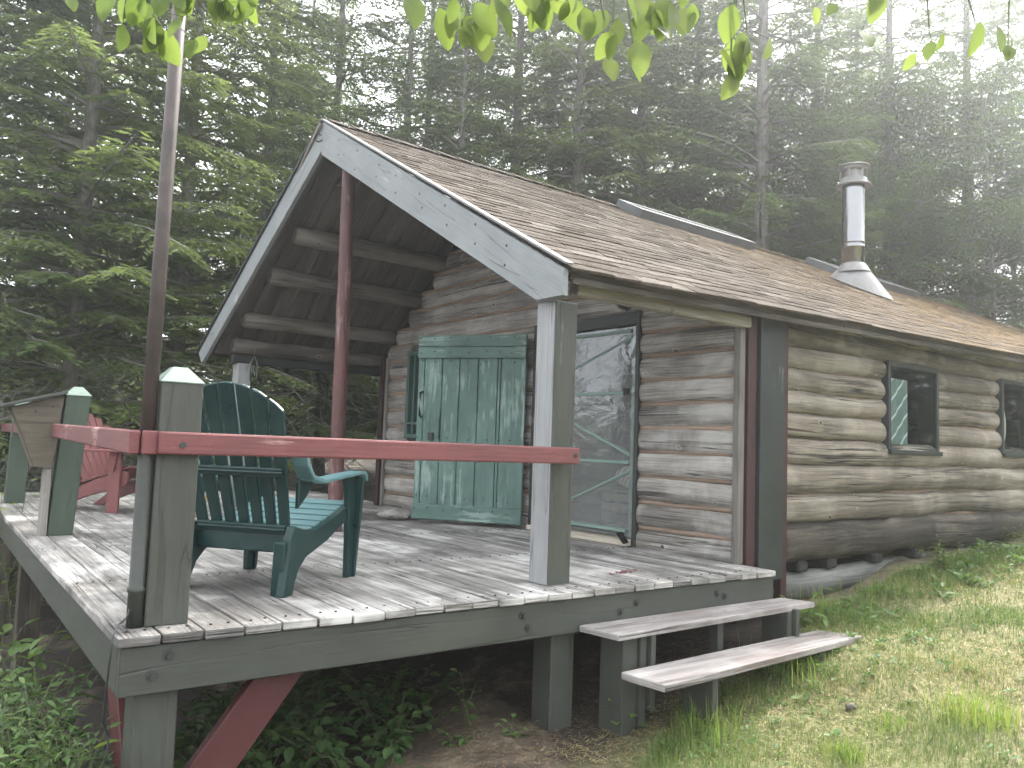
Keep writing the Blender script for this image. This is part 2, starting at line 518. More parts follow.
    def prism(s, prof, o, au, av, an, t, smooth_side=False):
        """closed 2-D outline swept t along an (centred)"""
        o, au, av, an = Vector(o), Vector(au), Vector(av), Vector(an)
        n = len(prof); i0 = len(s.v)
        ou, ov = rng.uniform(0, 50), rng.uniform(0, 50)
        for sg in (-.5, .5):
            for (a, b) in prof:
                s.v.append(o+au*a+av*b+an*(sg*t))
        s.f.append(tuple(i0+i for i in range(n))[::-1]); s.uv.append([(ou+a, ov+b) for a, b in prof][::-1]); s.sm.append(False)
        s.f.append(tuple(i0+n+i for i in range(n))); s.uv.append([(ou+a, ov+b) for a, b in prof]); s.sm.append(False)
        cum = 0
        for i in range(n):
            j = (i+1) % n
            L = math.hypot(prof[j][0]-prof[i][0], prof[j][1]-prof[i][1])
            s.f.append((i0+i, i0+j, i0+n+j, i0+n+i))
            s.uv.append([(ou+cum, ov), (ou+cum+L, ov), (ou+cum+L, ov+t), (ou+cum, ov+t)]); s.sm.append(smooth_side)
            cum += L
        return s
    def lathe(s, c, prof, n=24, smooth=True):
        """rings (radius, z) about a vertical axis through c"""
        c = Vector(c); i0 = len(s.v)
        for r, z in prof:
            for k in range(n):
                t = 2*math.pi*k/n
                s.v.append(c+Vector((r*math.cos(t), r*math.sin(t), z)))
        for i in range(len(prof)-1):
            for k in range(n):
                k2 = (k+1) % n
                s.f.append((i0+i*n+k, i0+i*n+k2, i0+(i+1)*n+k2, i0+(i+1)*n+k))
                s.uv.append([(k/n, prof[i][1]), ((k+1)/n, prof[i][1]), ((k+1)/n, prof[i+1][1]), (k/n, prof[i+1][1])]); s.sm.append(smooth)
        return s
    def build(s, name, mat, parent=None, off=None, bevel=0, kind=None, seg=1, label=None):
        off = off if off is not None else (OFF.get(parent, Vector()) if parent is not None else Vector())
        me = bpy.data.meshes.new(name)
        me.from_pydata([tuple(p-off) for p in s.v], [], s.f)
        uvl = me.uv_layers.new(name='UVMap')
        flat = [c for f in s.uv for q in f for c in q]
        uvl.data.foreach_set('uv', flat)
        me.polygons.foreach_set('use_smooth', s.sm)
        me.materials.append(mat)
        o = bpy.data.objects.new(name, me)
        COL.objects.link(o)
        if parent is not None:
            o.parent = parent
        OFF[o] = off
        if bevel:
            md = o.modifiers.new('bevel', 'BEVEL')
            md.width = bevel; md.segments = seg; md.limit_method = 'ANGLE'; md.angle_limit = R(40)
            md.use_clamp_overlap = True
        if kind:
            o['kind'] = kind
        if label:
            o['label'] = label
        return o
OFF = {}


def thing(name, label, cat, base, group=None, rotz=0):
    """an Empty at the thing's base; its parts' meshes are given in the same frame as base"""
    o = bpy.data.objects.new(name, None)
    COL.objects.link(o)
    o.empty_display_size = .1
    o['label'] = label; o['category'] = cat
    if group:
        o['group'] = group
    o.location = base
    OFF[o] = Vector(base)
    return o


def tag(o, label, cat, group=None):
    o['label'] = label; o['category'] = cat
    if group:
        o['group'] = group
    return o


ROT = R(1.734)                       # the cabin stands a touch askew to the deck
ROTM = Matrix.Rotation(ROT, 4, 'Z')
def W(x, y, z):
    """cabin frame -> world"""
    return ROTM @ Vector((x, y, z))


def cabin_thing(name, label, cat, base, group=None):
    o = thing(name, label, cat, W(*base), group)
    o.rotation_euler = (0, 0, ROT)
    OFF[o] = Vector(base)
    return o

# ------------------------------------------------------------------ ground
def gz(x, y):
    def lin(x, pts):
        if x <= pts[0][0]:
            return pts[0][1]
        for (a, b), (c, d) in zip(pts, pts[1:]):
            if x <= c:
                return b+(d-b)*(x-a)/(c-a)
        return pts[-1][1]
    z = lin(x, [(-12, -2.2), (-4, -1.6), (-1, -1.22), (.3, -1.0), (1.2, -.82), (2.1, -.69), (2.8, -.61), (4.4, -.37), (5.2, -.25), (6, -.165), (7, -.10), (9, -.03), (14, .05), (40, .8)])
    if y > .3:
        z -= min((y-.3)*.06, .35)*max(0, min(1, (6-x)/5))
    if y < -.2:
        z -= min((-.2-y)*.06, .5)
    z += .03*math.sin(x*2.1+y*1.3)+.02*math.sin(x*4.7-y*3.1)
    return z

def make_ground():
    xs = sorted(set([round(-8+.25*i, 3) for i in range(0, 90)] + [-90, -60, -40, -30, -20, -14, -10, 16, 18, 20, 25, 30, 40, 60, 90]))
    ys = sorted(set([round(-5+.25*i, 3) for i in range(0, 60)] + [-90, -60, -40, -20, -12, -8, -6, 11, 13, 16, 20, 25, 30, 40, 60, 90]))
    vs_ = [(x, y, gz(max(-14, min(40, x)), max(-8, min(30, y)))) for y in ys for x in xs]
    nx = len(xs)
    fs = [(j*nx+i, j*nx+i+1, (j+1)*nx+i+1, (j+1)*nx+i) for j in range(len(ys)-1) for i in range(nx-1)]
    me = bpy.data.meshes.new('ground')
    me.from_pydata(vs_, [], fs)
    me.polygons.foreach_set('use_smooth', [True]*len(fs))
    me.materials.append(M['ground'])
    o = bpy.data.objects.new('ground', me)
    COL.objects.link(o)
    o['kind'] = 'structure'
make_ground()

def haze():
    mb = MB().bx(-92, 92, -92, 92, -6, 22)  # added air volume, stands in for veiling lens glare at upper right
    m = bpy.data.materials.new('glare_haze'); m.use_nodes = True
    t = m.node_tree; t.nodes.remove(t.nodes['Principled BSDF'])
    pv = t.nodes.new('ShaderNodeVolumePrincipled')
    pv.inputs['Color'].default_value = (.95, .97, 1, 1)
    pv.inputs['Density'].default_value = HAZE
    pv.inputs['Anisotropy'].default_value = .85
    t.links.new(pv.outputs[0], t.nodes['Material Output'].inputs['Volume'])
    o = mb.build('haze', m, None, off=Vector(), kind='stuff')
    o['label'] = 'added haze veil over the clearing that imitates lens glare'
HAZE = .0072
haze()

# ------------------------------------------------------------------ log cabin (cabin frame)
XR, XW, XE = 2.11, 3.87, 14.0
YP, ZP = 3.13, 3.46                  # ridge
YE, ZE = -.05, 1.70                  # near eave
YL, ZL, XRL = 5.55, 1.66, 1.935      # far eave and the foot of its rake board
YW, YF = .18, 5.09
def eave_z(x):
    return ZE + .02*max(0, x-XR)
def roof_pt(x, y, h=0):
    """top surface of the near slope, h along its normal"""
    s = (y-YE)/(YP-YE)
    z = eave_z(x)*(1-s)+ZP*s
    return Vector((x, y-.48*h, z+.88*h))
def roof_z(y):
    return ZP-(YP-y)*.555 if y < YP else ZP-(y-YP)*.744

cabin = cabin_thing('log_cabin', 'weathered grey log cabin with a shingled gable roof over its porch', 'cabin', (9, 2.7, -.3))

# gable (door) wall: log courses running along y
DY0, DY1, DZ1 = 1.13, 2.335, 1.76      # door opening
WY0, WY1, WZ0, WZ1 = 4.26, 4.56, .78, 1.74
mb = MB(); ch = MB(); bead = MB()
z = .06; k = 0
while z < 3.25:
    r = rng.uniform(.091, .102)
    yl, yr = YW+.02, YF
    if z > 1.62:
        yl = max(yl, YP-(ZP-.20-z)/.555+.02) if z > 1.55 else yl
        yr = min(yr, YP+(ZP-.22-z)/.744)
    segs = [(yl, yr)]
    if z < DZ1+.02:
        segs = [(yl, DY0), (DY1, yr)]
    if WZ0-.05 < z < WZ1+.05:
        segs = [segs[0], (DY1, WY0), (WY1, yr)]
    for a, b in segs:
        if b-a > .08:
            dz = rng.uniform(-.012, .012)
            mb.log((XW+.045, a, z-dz), (XW+.045, b, z+dz), r*rng.uniform(.97, 1.05), r*rng.uniform(.95, 1.03), 14, .05, squash=.62)
    zj = z+r-.004
    for a, b in segs:
        if b-a > .2 and zj < 2.9:
            m_ = max(4, int((b-a)/.12))
            bead.tube([V(XW+.022+rng.uniform(-.004, .004), a+(b-a)*i/m_, zj+rng.uniform(-.004, .004)) for i in range(m_+1)], [rng.uniform(.017, .024) for _ in range(m_+1)], 8)
    z += 2*r-.012+rng.uniform(0, .012)
    k += 1
gw = mb.build('log_wall', M['log_gable'], cabin)
for (a, b, z0, z1) in ((YW, DY0, -.05, 1.76), (DY1, WY0, -.05, 1.76), (WY0, WY1, -.05, WZ0), (WY1, YF, -.05, 1.76)):
    ch.bx(XW+.03, XW+.12, a, b, z0, z1)
ch.prism([(.25, 1.761), (YF-.1, 1.761), (YF-.25, 1.85), (YP, 3.2)], (XW+.075, 0, 0), (0, 1, 0), (0, 0, 1), (1, 0, 0), .09)
ch.build('backing', M['ceil'], gw)
bead.build('chinking', M['chink'], gw)

# long wall: courses running along x, split at the two windows
WIN = [(5.92, 6.84, .80, 1.57), (8.25, 9.15, .82, 1.60)]
cs = [(.10, .150), (.345, .106), (.565, .114), (.775, .103), (.965, .098), (1.145, .088), (1.31, .084), (1.475, .086), (1.64, .09), (1.81, .09)]
mb = MB(); dk = MB(); ch = MB()
for i, (z, r) in enumerate(cs):
    segs, x = [], 4.40
    for (a, b, z0, z1) in WIN:
        if z+r*.15 > z0 and z-r*.15 < z1:
            segs.append((x, a)); x = b
    segs.append((x, XE))
    for a, b in segs:
        tgt = dk if i == 0 else mb
        jr = rng.uniform(-.012, .012)
        tgt.log((a, YW+.07, z+jr), (b, YW+.07, z-jr+.02*(b-4.4)*(.06+i*.02)), r*rng.uniform(1, 1.06), r*rng.uniform(.92, 1.04), 16, .075, squash=.8, step=.3, bend=.01)
lw = mb.build('log_wall', M['log_side'], cabin)
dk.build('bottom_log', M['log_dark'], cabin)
for (a, b, z0, z1) in ((4.38, XE, -.02, .80), (4.38, 5.92, .80, 1.9), (6.84, 8.25, .80, 1.9), (9.15, XE, .80, 1.9), (5.92, 6.84, 1.57, 1.9), (8.25, 9.15, 1.60, 1.9)):
    ch.bx(a, b, YW+.055, YW+.15, z0, z1)
ch.build('chinking', M['chink'], lw)
MB().log((4.26, YW+.10, -.215), (XE, YW+.12, -.165), .105, .11, 16, .05, step=.4, bend=.012).build('sill_log', M['log_sill'], cabin)
for jx in (4.62, 5.02, 5.72, 6.4, 7.25, 8.0, 8.7, 9.5, 10.3):
    MB().bx(jx, jx+.13, YW-.0, YW+.5, -.115, -.035).build('joist_end', M['dark'], cabin, bevel=.015)
MB().log((XW+.08, YW+.25, -.20), (XW+.08, YF, -.22), .11, .105, 14, .05).build('sill_log', M['log_sill'], cabin)
MB().bx(XW+.14, XW+.17, YW+.1, YF+.1, -1.3, -.08).build('underfloor_light_stop', M['dark'], cabin)  # added dark sheet, keeps light out from under the deck
# other walls, floor: they close the room that shows through the door film and the panes
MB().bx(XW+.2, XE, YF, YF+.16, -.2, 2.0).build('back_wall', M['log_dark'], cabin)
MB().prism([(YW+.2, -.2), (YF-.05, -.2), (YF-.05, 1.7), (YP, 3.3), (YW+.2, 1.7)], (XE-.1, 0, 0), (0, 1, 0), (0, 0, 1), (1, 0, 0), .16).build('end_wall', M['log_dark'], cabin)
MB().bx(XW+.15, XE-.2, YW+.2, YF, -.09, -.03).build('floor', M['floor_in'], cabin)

# corner boards of the front corner
MB().bx(3.83, 3.895, .145, .195, -.0, 1.70).build('corner_board', M['raw'], cabin, bevel=.004, label='pale weathered corner strip')
MB().bx(3.905, 4.0, .125, .19, -.12, 1.72).build('corner_board', M['dark_red'], cabin, bevel=.004, label='dark red corner strip')
MB().bx(4.01, 4.29, .10, .19, -.12, 1.74).build('corner_board', M['dark_trim'], cabin, bevel=.004, label='wide charcoal corner board')
MB().bx(4.30, 4.37, .12, .19, -.30, 1.74).build('corner_board', M['dark_red'], cabin, bevel=.004, label='dark red corner strip beside the log wall')
MB().bx(3.80, 3.86, YF-.03, YF+.04, 0, 1.75).build('corner_board', M['dark_red'], cabin, bevel=.004)
MB().bx(3.83, 3.87, YF-.075, YF-.035, 0, 1.70).build('corner_board', M['raw'], cabin, bevel=.004)

# ---- roof
roof = MB()
n = 14
for i in range(n):                    # near slope slab
    x0, x1 = XR+.02+(XE+.3-XR)*i/n, XR+.02+(XE+.3-XR)*(i+1)/n
    a, b, c, d = (roof_pt(x0, YE+.03, -.005), roof_pt(x1, YE+.03, -.005), roof_pt(x1, YP, -.005), roof_pt(x0, YP, -.005))
    a2, b2, c2, d2 = (q+Vector((0, .02, -.06)) for q in (a, b, c, d))
    roof.face([a, b, c, d], [(p.x, p.y) for p in (a, b, c, d)])
    roof.face([d2, c2, b2, a2], [(p.y, p.x) for p in (d2, c2, b2, a2)])
    roof.face([a, a2, b2, b], [(p.x, p.z) for p in (a, a2, b2, b)])
    if i == 0:
        roof.face([a, d, d2, a2], [(p.y, p.z) for p in (a, d, d2, a2)])
roofo = roof.build('roof', M['ceil'], cabin)
# far slope: deck boards seen from below, running down the slope
mb = MB()
x = XR-.10
while x < XE:
    w = rng.uniform(.16, .22)
    top = Vector((x+w/2, YP, ZP-.035)); bot = Vector((x+w/2, YL, ZL-.035))
    mb.beam(top, bot, w-.010, .022+rng.uniform(0, .008), (0, -.6, .8))
    x += w
mb.build('ceiling_boards', M['ceil'], roofo)
mb = MB()
x = XR+.05
while x < XW+.3:
    w = rng.uniform(.16, .22)
    mb.beam(roof_pt(x+w/2, YE+.06, -.085), roof_pt(x+w/2, YP, -.085), w-.010, .02, (0, .5, .86))
    x += w
mb.build('ceiling_boards', M['ceil'], roofo)
# shingles of the near slope
sh = MB()
rows = 33
SL = Vector((0, YP-YE, ZP-ZE)).length
for rI in range(rows):
    s0 = rI/rows
    x = XR-.03-rng.uniform(0, .15)
    while x < XE+.3:
        w = rng.choice((.16, .2, .24, .3, .32))*rng.uniform(.9, 1.1)
        xa, xb = max(x+.0015, XR-.03), min(x+w-.0015, XE+.3)
        x += w
        if xb-xa < .03:
            continue
        y0 = YE+(YP-YE)*s0-rng.uniform(0, .018)-(.02 if rI == 0 else 0)
        y1 = YE+(YP-YE)*min(1, (rI+1.35)/rows)
        h0 = .0065+rng.uniform(0, .005); h1 = .002
        wv = .012*math.sin(xa*1.7+rI)+.008*math.sin(xa*4.1+rI*2.3)
        a, b, c, d = roof_pt(xa, y0+wv, h0), roof_pt(xb, y0+wv+rng.uniform(-.006, .006), h0+rng.uniform(-.003, .003)), roof_pt(xb, y1, h1), roof_pt(xa, y1, h1)
        a2, b2 = roof_pt(xa, y0+wv, -.004), roof_pt(xb, y0+wv, -.004)
        t = (rng.random()*40, rng.random()*40)
        sh.face([a, b, c, d], [t]*4)
        sh.face([a2, b2, b, a], [t]*4)
        sh.face([a, d, a2], [t]*3)
        sh.face([b, b2, c], [t]*3)
sh.build('shingles', M['shingle'], roofo)
mb = MB()                             # ridge cap
x = XR-.03
while x < XE+.2:
    w = .22; t = (rng.random()*40, rng.random()*40); hz = rng.uniform(0, .008)
    for sg, sl in ((-1, .555), (1, .744)):
        p = [V(x, YP, ZP+.03+hz), V(x+w-.006, YP, ZP+.024), V(x+w-.006, YP+sg*.12, ZP+.024-.12*sl), V(x, YP+sg*.12, ZP+.03+hz-.12*sl)]
        mb.face(p if sg > 0 else p[::-1], [t]*4)
        mb.face([p[0], p[3], p[3]-V(0, 0, .02), p[0]-V(0, 0, .02)], [t]*4)
    x += w
mb.build('ridge_cap', M['shingle'], roofo)
far = MB()
far.face([V(XR-.03, YP, ZP), V(XRL-.03, YL+.05, ZL-.03), V(XE+.3, YL+.05, ZL-.03), V(XE+.3, YP, ZP)], [(1, 1)]*4)
far.face([V(XRL-.03, YL+.05, ZL-.03), V(XRL-.03, YL+.05, ZL-.075), V(XE+.3, YL+.05, ZL-.075), V(XE+.3, YL+.05, ZL-.03)], [(1, 1)]*4)
far.build('far_shingles', M['shingle'], roofo)
# rake boards
def rake(p_top, p_bot, wid, t, cut=None):
    """board in the gable plane; its upper edge runs p_top -> p_bot, plumb cut at the top"""
    return None
mb = MB()
xk = XR-.045
top = V(xk, YP, ZP-.01); eav = V(xk, YE-.0, ZE-.012)
prof = [(YP, ZP-.012), (YP, ZP-.30), (YE+.235, ZE-.155), (YE+.015, ZE-.155), (YE+.015, ZE-.012)]
mb.prism(prof, (xk, 0, 0), (0, 1, 0), (0, 0, 1), (1, 0, 0), .038)
# lay the grain along the slope
o = mb.build('rake_board', M['rake'], cabin, bevel=.003)
uvd = o.data.uv_layers[0].data
for l_ in o.data.loops:
    co = o.data.vertices[l_.vertex_index].co
    uvd[l_.index].uv = (co.y*.87+co.z*.49, -co.y*.49+co.z*.87+co.x)
for i_ in range(8):
    y_ = YP-.35-.33*i_
    for dz_ in (.08, .20):
        MB().box((xk-.02, y_+rng.uniform(-.04, .04), ZP-(YP-y_)*.555-dz_+rng.uniform(-.02, .02)), (.004, .011, .013)).build('nail', M['black'], o)
mb = MB()
d = V(XRL-XR, YL-YP, ZL-ZP).normalized()
nrm = V(0, .744, -1).normalized()      # down-and-out, square to the edge within the slope's vertical plane
side = d.cross(V(0, 0, 1)).normalized()
dn = d.cross(side).normalized()
if dn.z > 0:
    dn = -dn
a = V(XR-.045, YP, ZP-.012); b = V(XRL-.045, YL+.06, ZL-.05)
pts = [a, a+V(0, 0, -.255), b+dn*.15+V(0, -.02, 0), b]
i0 = len(mb.v)
for sx in (-.019, .019):
    mb.v += [p+V(sx, 0, 0) for p in pts]
for f in ((3, 2, 1, 0), (4, 5, 6, 7), (0, 1, 5, 4), (1, 2, 6, 5), (2, 3, 7, 6), (3, 0, 4, 7)):
    mb.f.append(tuple(i0+i for i in f)); mb.sm.append(False)
    mb.uv.append([(mb.v[i0+i].y*.8-mb.v[i0+i].z*.6+5, mb.v[i0+i].y*.6+mb.v[i0+i].z*.8+mb.v[i0+i].x) for i in f])
mb.build('rake_board', M['rake'], cabin, bevel=.003)
# thin pale drip edge along the near rake, dark one along the far rake
MB().beam(V(XR-.05, YP+.01, ZP+.012), V(XR-.05, YE-.02, ZE+.012), .05, .012, (0, .5, .86)).build('drip_edge', M['flash'], cabin)
MB().beam(V(XR-.05, YP, ZP+.005), V(XRL-.05, YL+.09, ZL-.05), .07, .02, (0, -.6, .8)).build('drip_edge', M['dark_trim'], cabin)
# eave trim along the near side
MB().beam(V(XR+.03, YE+.055, ZE-.055), V(XE+.2, YE+.055, eave_z(XE)-.055), .03, .035).build('eave_board', M['ceil'], cabin, bevel=.004)
MB().bx(2.27, 3.89, .09, .17, 1.60, 1.68).build('eave_beam', M['raw'], cabin, bevel=.01)
# porch purlins on the far slope, hidden ridge log, near slope purlins
for (y, z_, r, xa, xb) in ((4.0, 2.66, .082, 2.2, 4.0), (4.47, 2.32, .085, 2.16, 3.95), (5.02, 1.945, .078, 2.12, 3.9), (5.24, 1.68, .08, 2.1, 3.88),
                           (YP, 3.29, .085, 2.2, 4.0), (2.2, 2.77, .08, 2.2, 4.0), (1.2, 2.22, .08, 2.2, 4.0)):
    MB().log((xa, y, z_+rng.uniform(-.01, .01)), (xb, y, z_-.01), r*1.05, r*.98, 14, .06).build('purlin', M['purlin'], cabin)
MB().bx(2.1, 3.85, 5.2, 5.32, 1.50, 1.59).build('eave_beam', M['dark_trim'], cabin, bevel=.01)
# roof posts
MB().bx(2.11, 2.272, .089, .25, 0, 1.545).build('roof_post', M['post_grey'], cabin, bevel=.006, label='square grey corner post of the porch')
pp = [o for o in COL.objects if o.name == 'roof_post'][0].data
pp.materials.append(M['gp_post'])  # darker front, lighter side: sky light from the left put into the colours
for f_ in pp.polygons:
    if f_.normal.y < -.5:
        f_.material_index = 1
MB().bx(2.15, 2.29, 5.15, 5.32, 0, 1.50).build('roof_post', M['post_grey'], cabin, bevel=.006)
b0, t0 = ROTM.inverted() @ V(2.122, 2.922, 0), ROTM.inverted() @ V(2.10, 2.945, 3.3)
rp = MB().log(b0, t0, .062, .054, 16, .03, rounded=False, step=.25, bend=.004).build('roof_post', M['red_log'], cabin, label='round red-stained pole under the ridge')
for zz in (2.86, 2.68):
    MB().tube([b0.lerp(t0, zz/3.3), b0.lerp(t0, zz/3.3)+V(-.06, .09, .01)], .004, 5).build('nail', M['steel_bolt'], rp)
MB().tube([V(XR-.08, YP-.02, ZP-.14), V(XR-.12, YP, ZP-.13), V(XR-.13, YP+.01, ZP-.18), V(XR-.10, YP-.0, ZP-.20), V(XR-.07, YP-.02, ZP-.18)], .006, 6).build('hook', M['black'], cabin)
# roof brace over the door
br = MB().beam(V(3.76, 1.46, 2.09), V(3.77, 1.20, 1.84), .02, .085, (1, 0, 0)).build('brace', M['raw'], cabin, bevel=.003)
MB().prism([(1.28, 1.93), (1.06, 1.99), (1.06, 1.9), (1.2, 1.83)], (3.81, 0, 0), (0, 1, 0), (0, 0, 1), (1, 0, 0), .03).build('plate', M['dark_trim'], br)

# ---- door opening
MB().bx(3.845, 3.96, DY0-.04, DY0+.0, 0, DZ1+.07).build('door_jamb', M['dark_trim'], cabin, bevel=.004)
MB().bx(3.845, 3.96, DY1, DY1+.045, 0, DZ1+.07).build('door_jamb', M['dark_trim'], cabin, bevel=.004)
MB().bx(3.85, 3.96, DY0+.002, DY1-.002, DZ1-.035, DZ1+.065).build('door_lintel', M['dark_trim'], cabin, bevel=.004)
MB().bx(3.79, 3.98, DY0+.002, DY1-.002, .003, .05).build('threshold', M['sillw'], cabin, bevel=.006)
sd = MB()
X0 = 3.90
z0, z1 = .062, DZ1-.045
ya, yb = DY0+.012, DY1-.012
for (p, q, w) in (((ya+.03, z0), (ya+.03, z1), .06), ((yb-.03, z0), (yb-.03, z1), .06)):
    sd.beam(V(X0, *p), V(X0, *q), .026, w, (0, 1, 0))
for zz, w in ((z0+.05, .10), (z1-.035, .07), (1.19, .06), (.64, .06)):
    sd.beam(V(X0, ya+.061, zz), V(X0, yb-.061, zz), .024, w, (1, 0, 0))
for p, q in (((1.20, .70), (2.26, 1.10)), ((1.20, .575), (2.26, .15)), ((1.2, 1.63), (2.26, 1.28))):
    sd.beam(V(X0+.004, *p), V(X0+.004, *q), .02, .055, (1, 0, 0))
sdo = sd.build('screen_door', M['screen_brace'], cabin, bevel=.003)
fm = MB()
fm.face([V(X0-.016, yb, z0), V(X0-.016, ya, z0), V(X0-.016, ya, z1), V(X0-.016, yb, z1)], [(yb, z0), (ya, z0), (ya, z1), (yb, z1)])
fm.build('plastic_film', M['film'], sdo)
MB().beam(V(3.79, 1.20, .10), V(3.79, 1.13, -.0+.03), .02, .05, (1, 0, 0)).build('strap', M['black'], sdo)
MB().box((3.80, 1.17, 1.19), (.03, .05, .05)).build('latch', M['black'], sdo, bevel=.004)

# ---- the plank door swung open on to the porch
hinge = V(3.80, 2.41, 0); free = V(3.215, 3.30, 0)
dd = (free-hinge).normalized(); DW = (free-hinge).length
dn_ = V(-dd.y, dd.x, 0)
if dn_.dot(V(-1, -1, 0)) < 0:
    dn_ = -dn_
def dp(s, z, n=0):
    return hinge+dd*s+dn_*n+V(0, 0, z)
db = MB()
DZ0, DZT = .035, 1.745
edges = [0.0, .24, .27, .46, .645, .82, 1.0, DW]
edges = [e*DW/edges[-1] for e in edges]
for a, b in zip(edges, edges[1:]):
    db.box(dp((a+b)/2, (DZ0+DZT)/2), (b-a-.007, .03, DZT-DZ0), (dd, dn_, V(0, 0, 1)))
for zc, hh in ((DZT-.055, .105), (DZT-.165, .105), (DZ0+.075, .14)):
    db.box(dp(DW/2, zc, .0275), (DW, .023, hh), (dd, dn_, V(0, 0, 1)))
dro = db.build('plank_door', M['door'], cabin, bevel=.004)
nl = MB()
for zc in (DZT-.03, DZT-.165, DZT-.25, .78, .30-.06, DZ0+.10):
    for a, b in zip(edges, edges[1:]):
        s = (a+b)/2+rng.uniform(-.02, .02)
        nn = .0405 if (zc > DZT-.21 or zc < DZ0+.14) else .0165
        nl.box(dp(s, zc+rng.uniform(-.012, .012), nn), (.012, .004, .012), (dd, dn_, V(0, 0, 1)))
nl.build('nails', M['black'], dro)
hs = DW-.05
MB().tube([dp(hs, .98, .02), dp(hs, .99, .055), dp(hs, 1.10, .06), dp(hs, 1.20, .055), dp(hs, 1.21, .02)], [.012, .013, .014, .013, .012], 8).build('handle', M['black'], dro)
MB().box(dp(DW-.16, .80, .03), (.05, .03, .07), (dd, dn_, V(0, 0, 1))).build('latch', M['dark_trim'], dro, bevel=.005)
MB().tube([dp(DW-.235, .78, .022), dp(DW-.235, .98, .022)], .008, 6).build('bolt_rod', M['door_trim'], dro)

# ---- windows
def window(x0, x1, z0, z1, y):
    w = MB()
    t = .042
    w.bx(x0, x0+t, y-.012, y+.16, z0, z1); w.bx(x1-t, x1, y-.012, y+.16, z0, z1)
    w.bx(x0+t+.001, x1-t-.001, y-.012, y+.16, z1-t, z1); w.bx(x0+t+.001, x1-t-.001, y-.008, y+.16, z0, z0+t)
    wo = w.build('window', M['dark_trim'], cabin, bevel=.004)
    MB().bx(x0-.01, x1+.01, y-.04, y-.014, z0-.02, z0+.02).build('sill', M['dark_trim'], wo, bevel=.003)
    p = MB(); p.face([V(x0+t, y+.005, z0+t), V(x1-t, y+.005, z0+t), V(x1-t, y+.005, z1-t), V(x0+t, y+.005, z1-t)], [(0, 0), (1, 0), (1, 1), (0, 1)])
    p.build('pane', M['glass'], wo)
    return wo
w1 = window(*WIN[0], YW)
w2 = window(*WIN[1], YW)
bl = NB('striped_blind')
wv = bl.n('TexWave', wave_type='BANDS', bands_direction='DIAGONAL')
bl.l(bl.coord('UV', (1, 1, 1)), wv.inputs[0]); wv.inputs['Scale'].default_value = 3.2
bl.base(bl.ramp(wv.outputs['Fac'], [(.0, (.20, .27, .25)), (.93, (.20, .27, .25)), (.97, (.8, .82, .8))]))
c_ = MB()
for i in range(6):
    xa, xb = 5.985+.052*i, 5.985+.052*(i+1)
    ya_, yb_ = YW+.016+.008*(i % 2), YW+.016+.008*((i+1) % 2)
    c_.face([V(xa, ya_, .87), V(xb, yb_, .87), V(xb, yb_, 1.43), V(xa, ya_, 1.43)], [(-xa, 0), (-xb, 0), (-xb, .65), (-xa, .65)])
c_.build('blind', bl.m, w1)
c_ = MB()
for i in range(8):
    f = lambda i: (8.315, 8.315+.07+.07*math.sin(i/8*math.pi*1.1), .89+.5*i/8)
    a, b = f(i), f(i+1)
    c_.face([V(a[0], YW+.02, a[2]), V(a[1], YW+.035, a[2]), V(b[1], YW+.035, b[2]), V(b[0], YW+.02, b[2])], [(0, 0), (1, 0), (1, 1), (0, 1)], True)
c_.build('curtain', M['curtain'], w2)
# small window left of the door
w = MB()
for (a, b, c, d) in ((WY0, WY0+.05, WZ0, WZ1), (WY1-.05, WY1, WZ0, WZ1), (WY0+.051, WY1-.051, WZ1-.05, WZ1), (WY0+.051, WY1-.051, WZ0, WZ0+.05), (WY0+.13, WY0+.16, WZ0+.051, WZ1-.051), (WY0+.051, WY1-.051, .93, .96)):
    w.bx(3.825, 3.93, a, b, c, d)
wo = w.build('window', M['door_trim'], cabin, bevel=.003)
p = MB(); p.face([V(3.9, WY1, WZ0), V(3.9, WY0, WZ0), V(3.9, WY0, WZ1), V(3.9, WY1, WZ1)], [(0, 0), (1, 0), (1, 1), (0, 1)])
p.build('pane', M['glass'], wo)

# ---- skylights
def skylight(x0, x1, y0, y1, h):
    s = MB()
    def q(x, y, hh): return roof_pt(x, y, hh)
    t = .06
    def slab(xa, xb, ya, yb, ha, hb):
        P = [q(xa, ya, ha), q(xb, ya, ha), q(xb, yb, ha), q(xa, yb, ha), q(xa, ya, hb), q(xb, ya, hb), q(xb, yb, hb), q(xa, yb, hb)]
        i0 = len(s.v); s.v += P
        for f in ((3, 2, 1, 0), (4, 5, 6, 7), (0, 1, 5, 4), (1, 2, 6, 5), (2, 3, 7, 6), (3, 0, 4, 7)):
            s.f.append(tuple(i0+i for i in f)); s.uv.append([(P[i].x, P[i].y+P[i].z) for i in f]); s.sm.append(False)
    slab(x0, x1, y0, y0+t, -.02, h); slab(x0, x1, y1-t, y1, -.02, h)
    slab(x0, x0+t, y0+t, y1-t, -.02, h); slab(x1-t, x1, y0+t, y1-t, -.02, h)
    so = s.build('skylight', M['flash_dark'], roofo, bevel=.003)
    p = MB(); p.face([q(x0+t, y0+t, h-.012), q(x1-t, y0+t, h-.012), q(x1-t, y1-t, h-.012), q(x0+t, y1-t, h-.012)], [(0, 0), (1, 0), (1, 1), (0, 1)])
    p.build('skylight_pane', M['sky_glass'], so)
M['flash_dark'] = simple('grey_skylight_curb', (.09, .095, .10), .5, .2)
M['sky_glass'] = simple('frosted_skylight', (.22, .24, .25), .2, 0, .1)
skylight(5.55, 7.6, 2.72, 3.10, .10)
skylight(9.3, 11.6, 2.60, 3.08, .10)

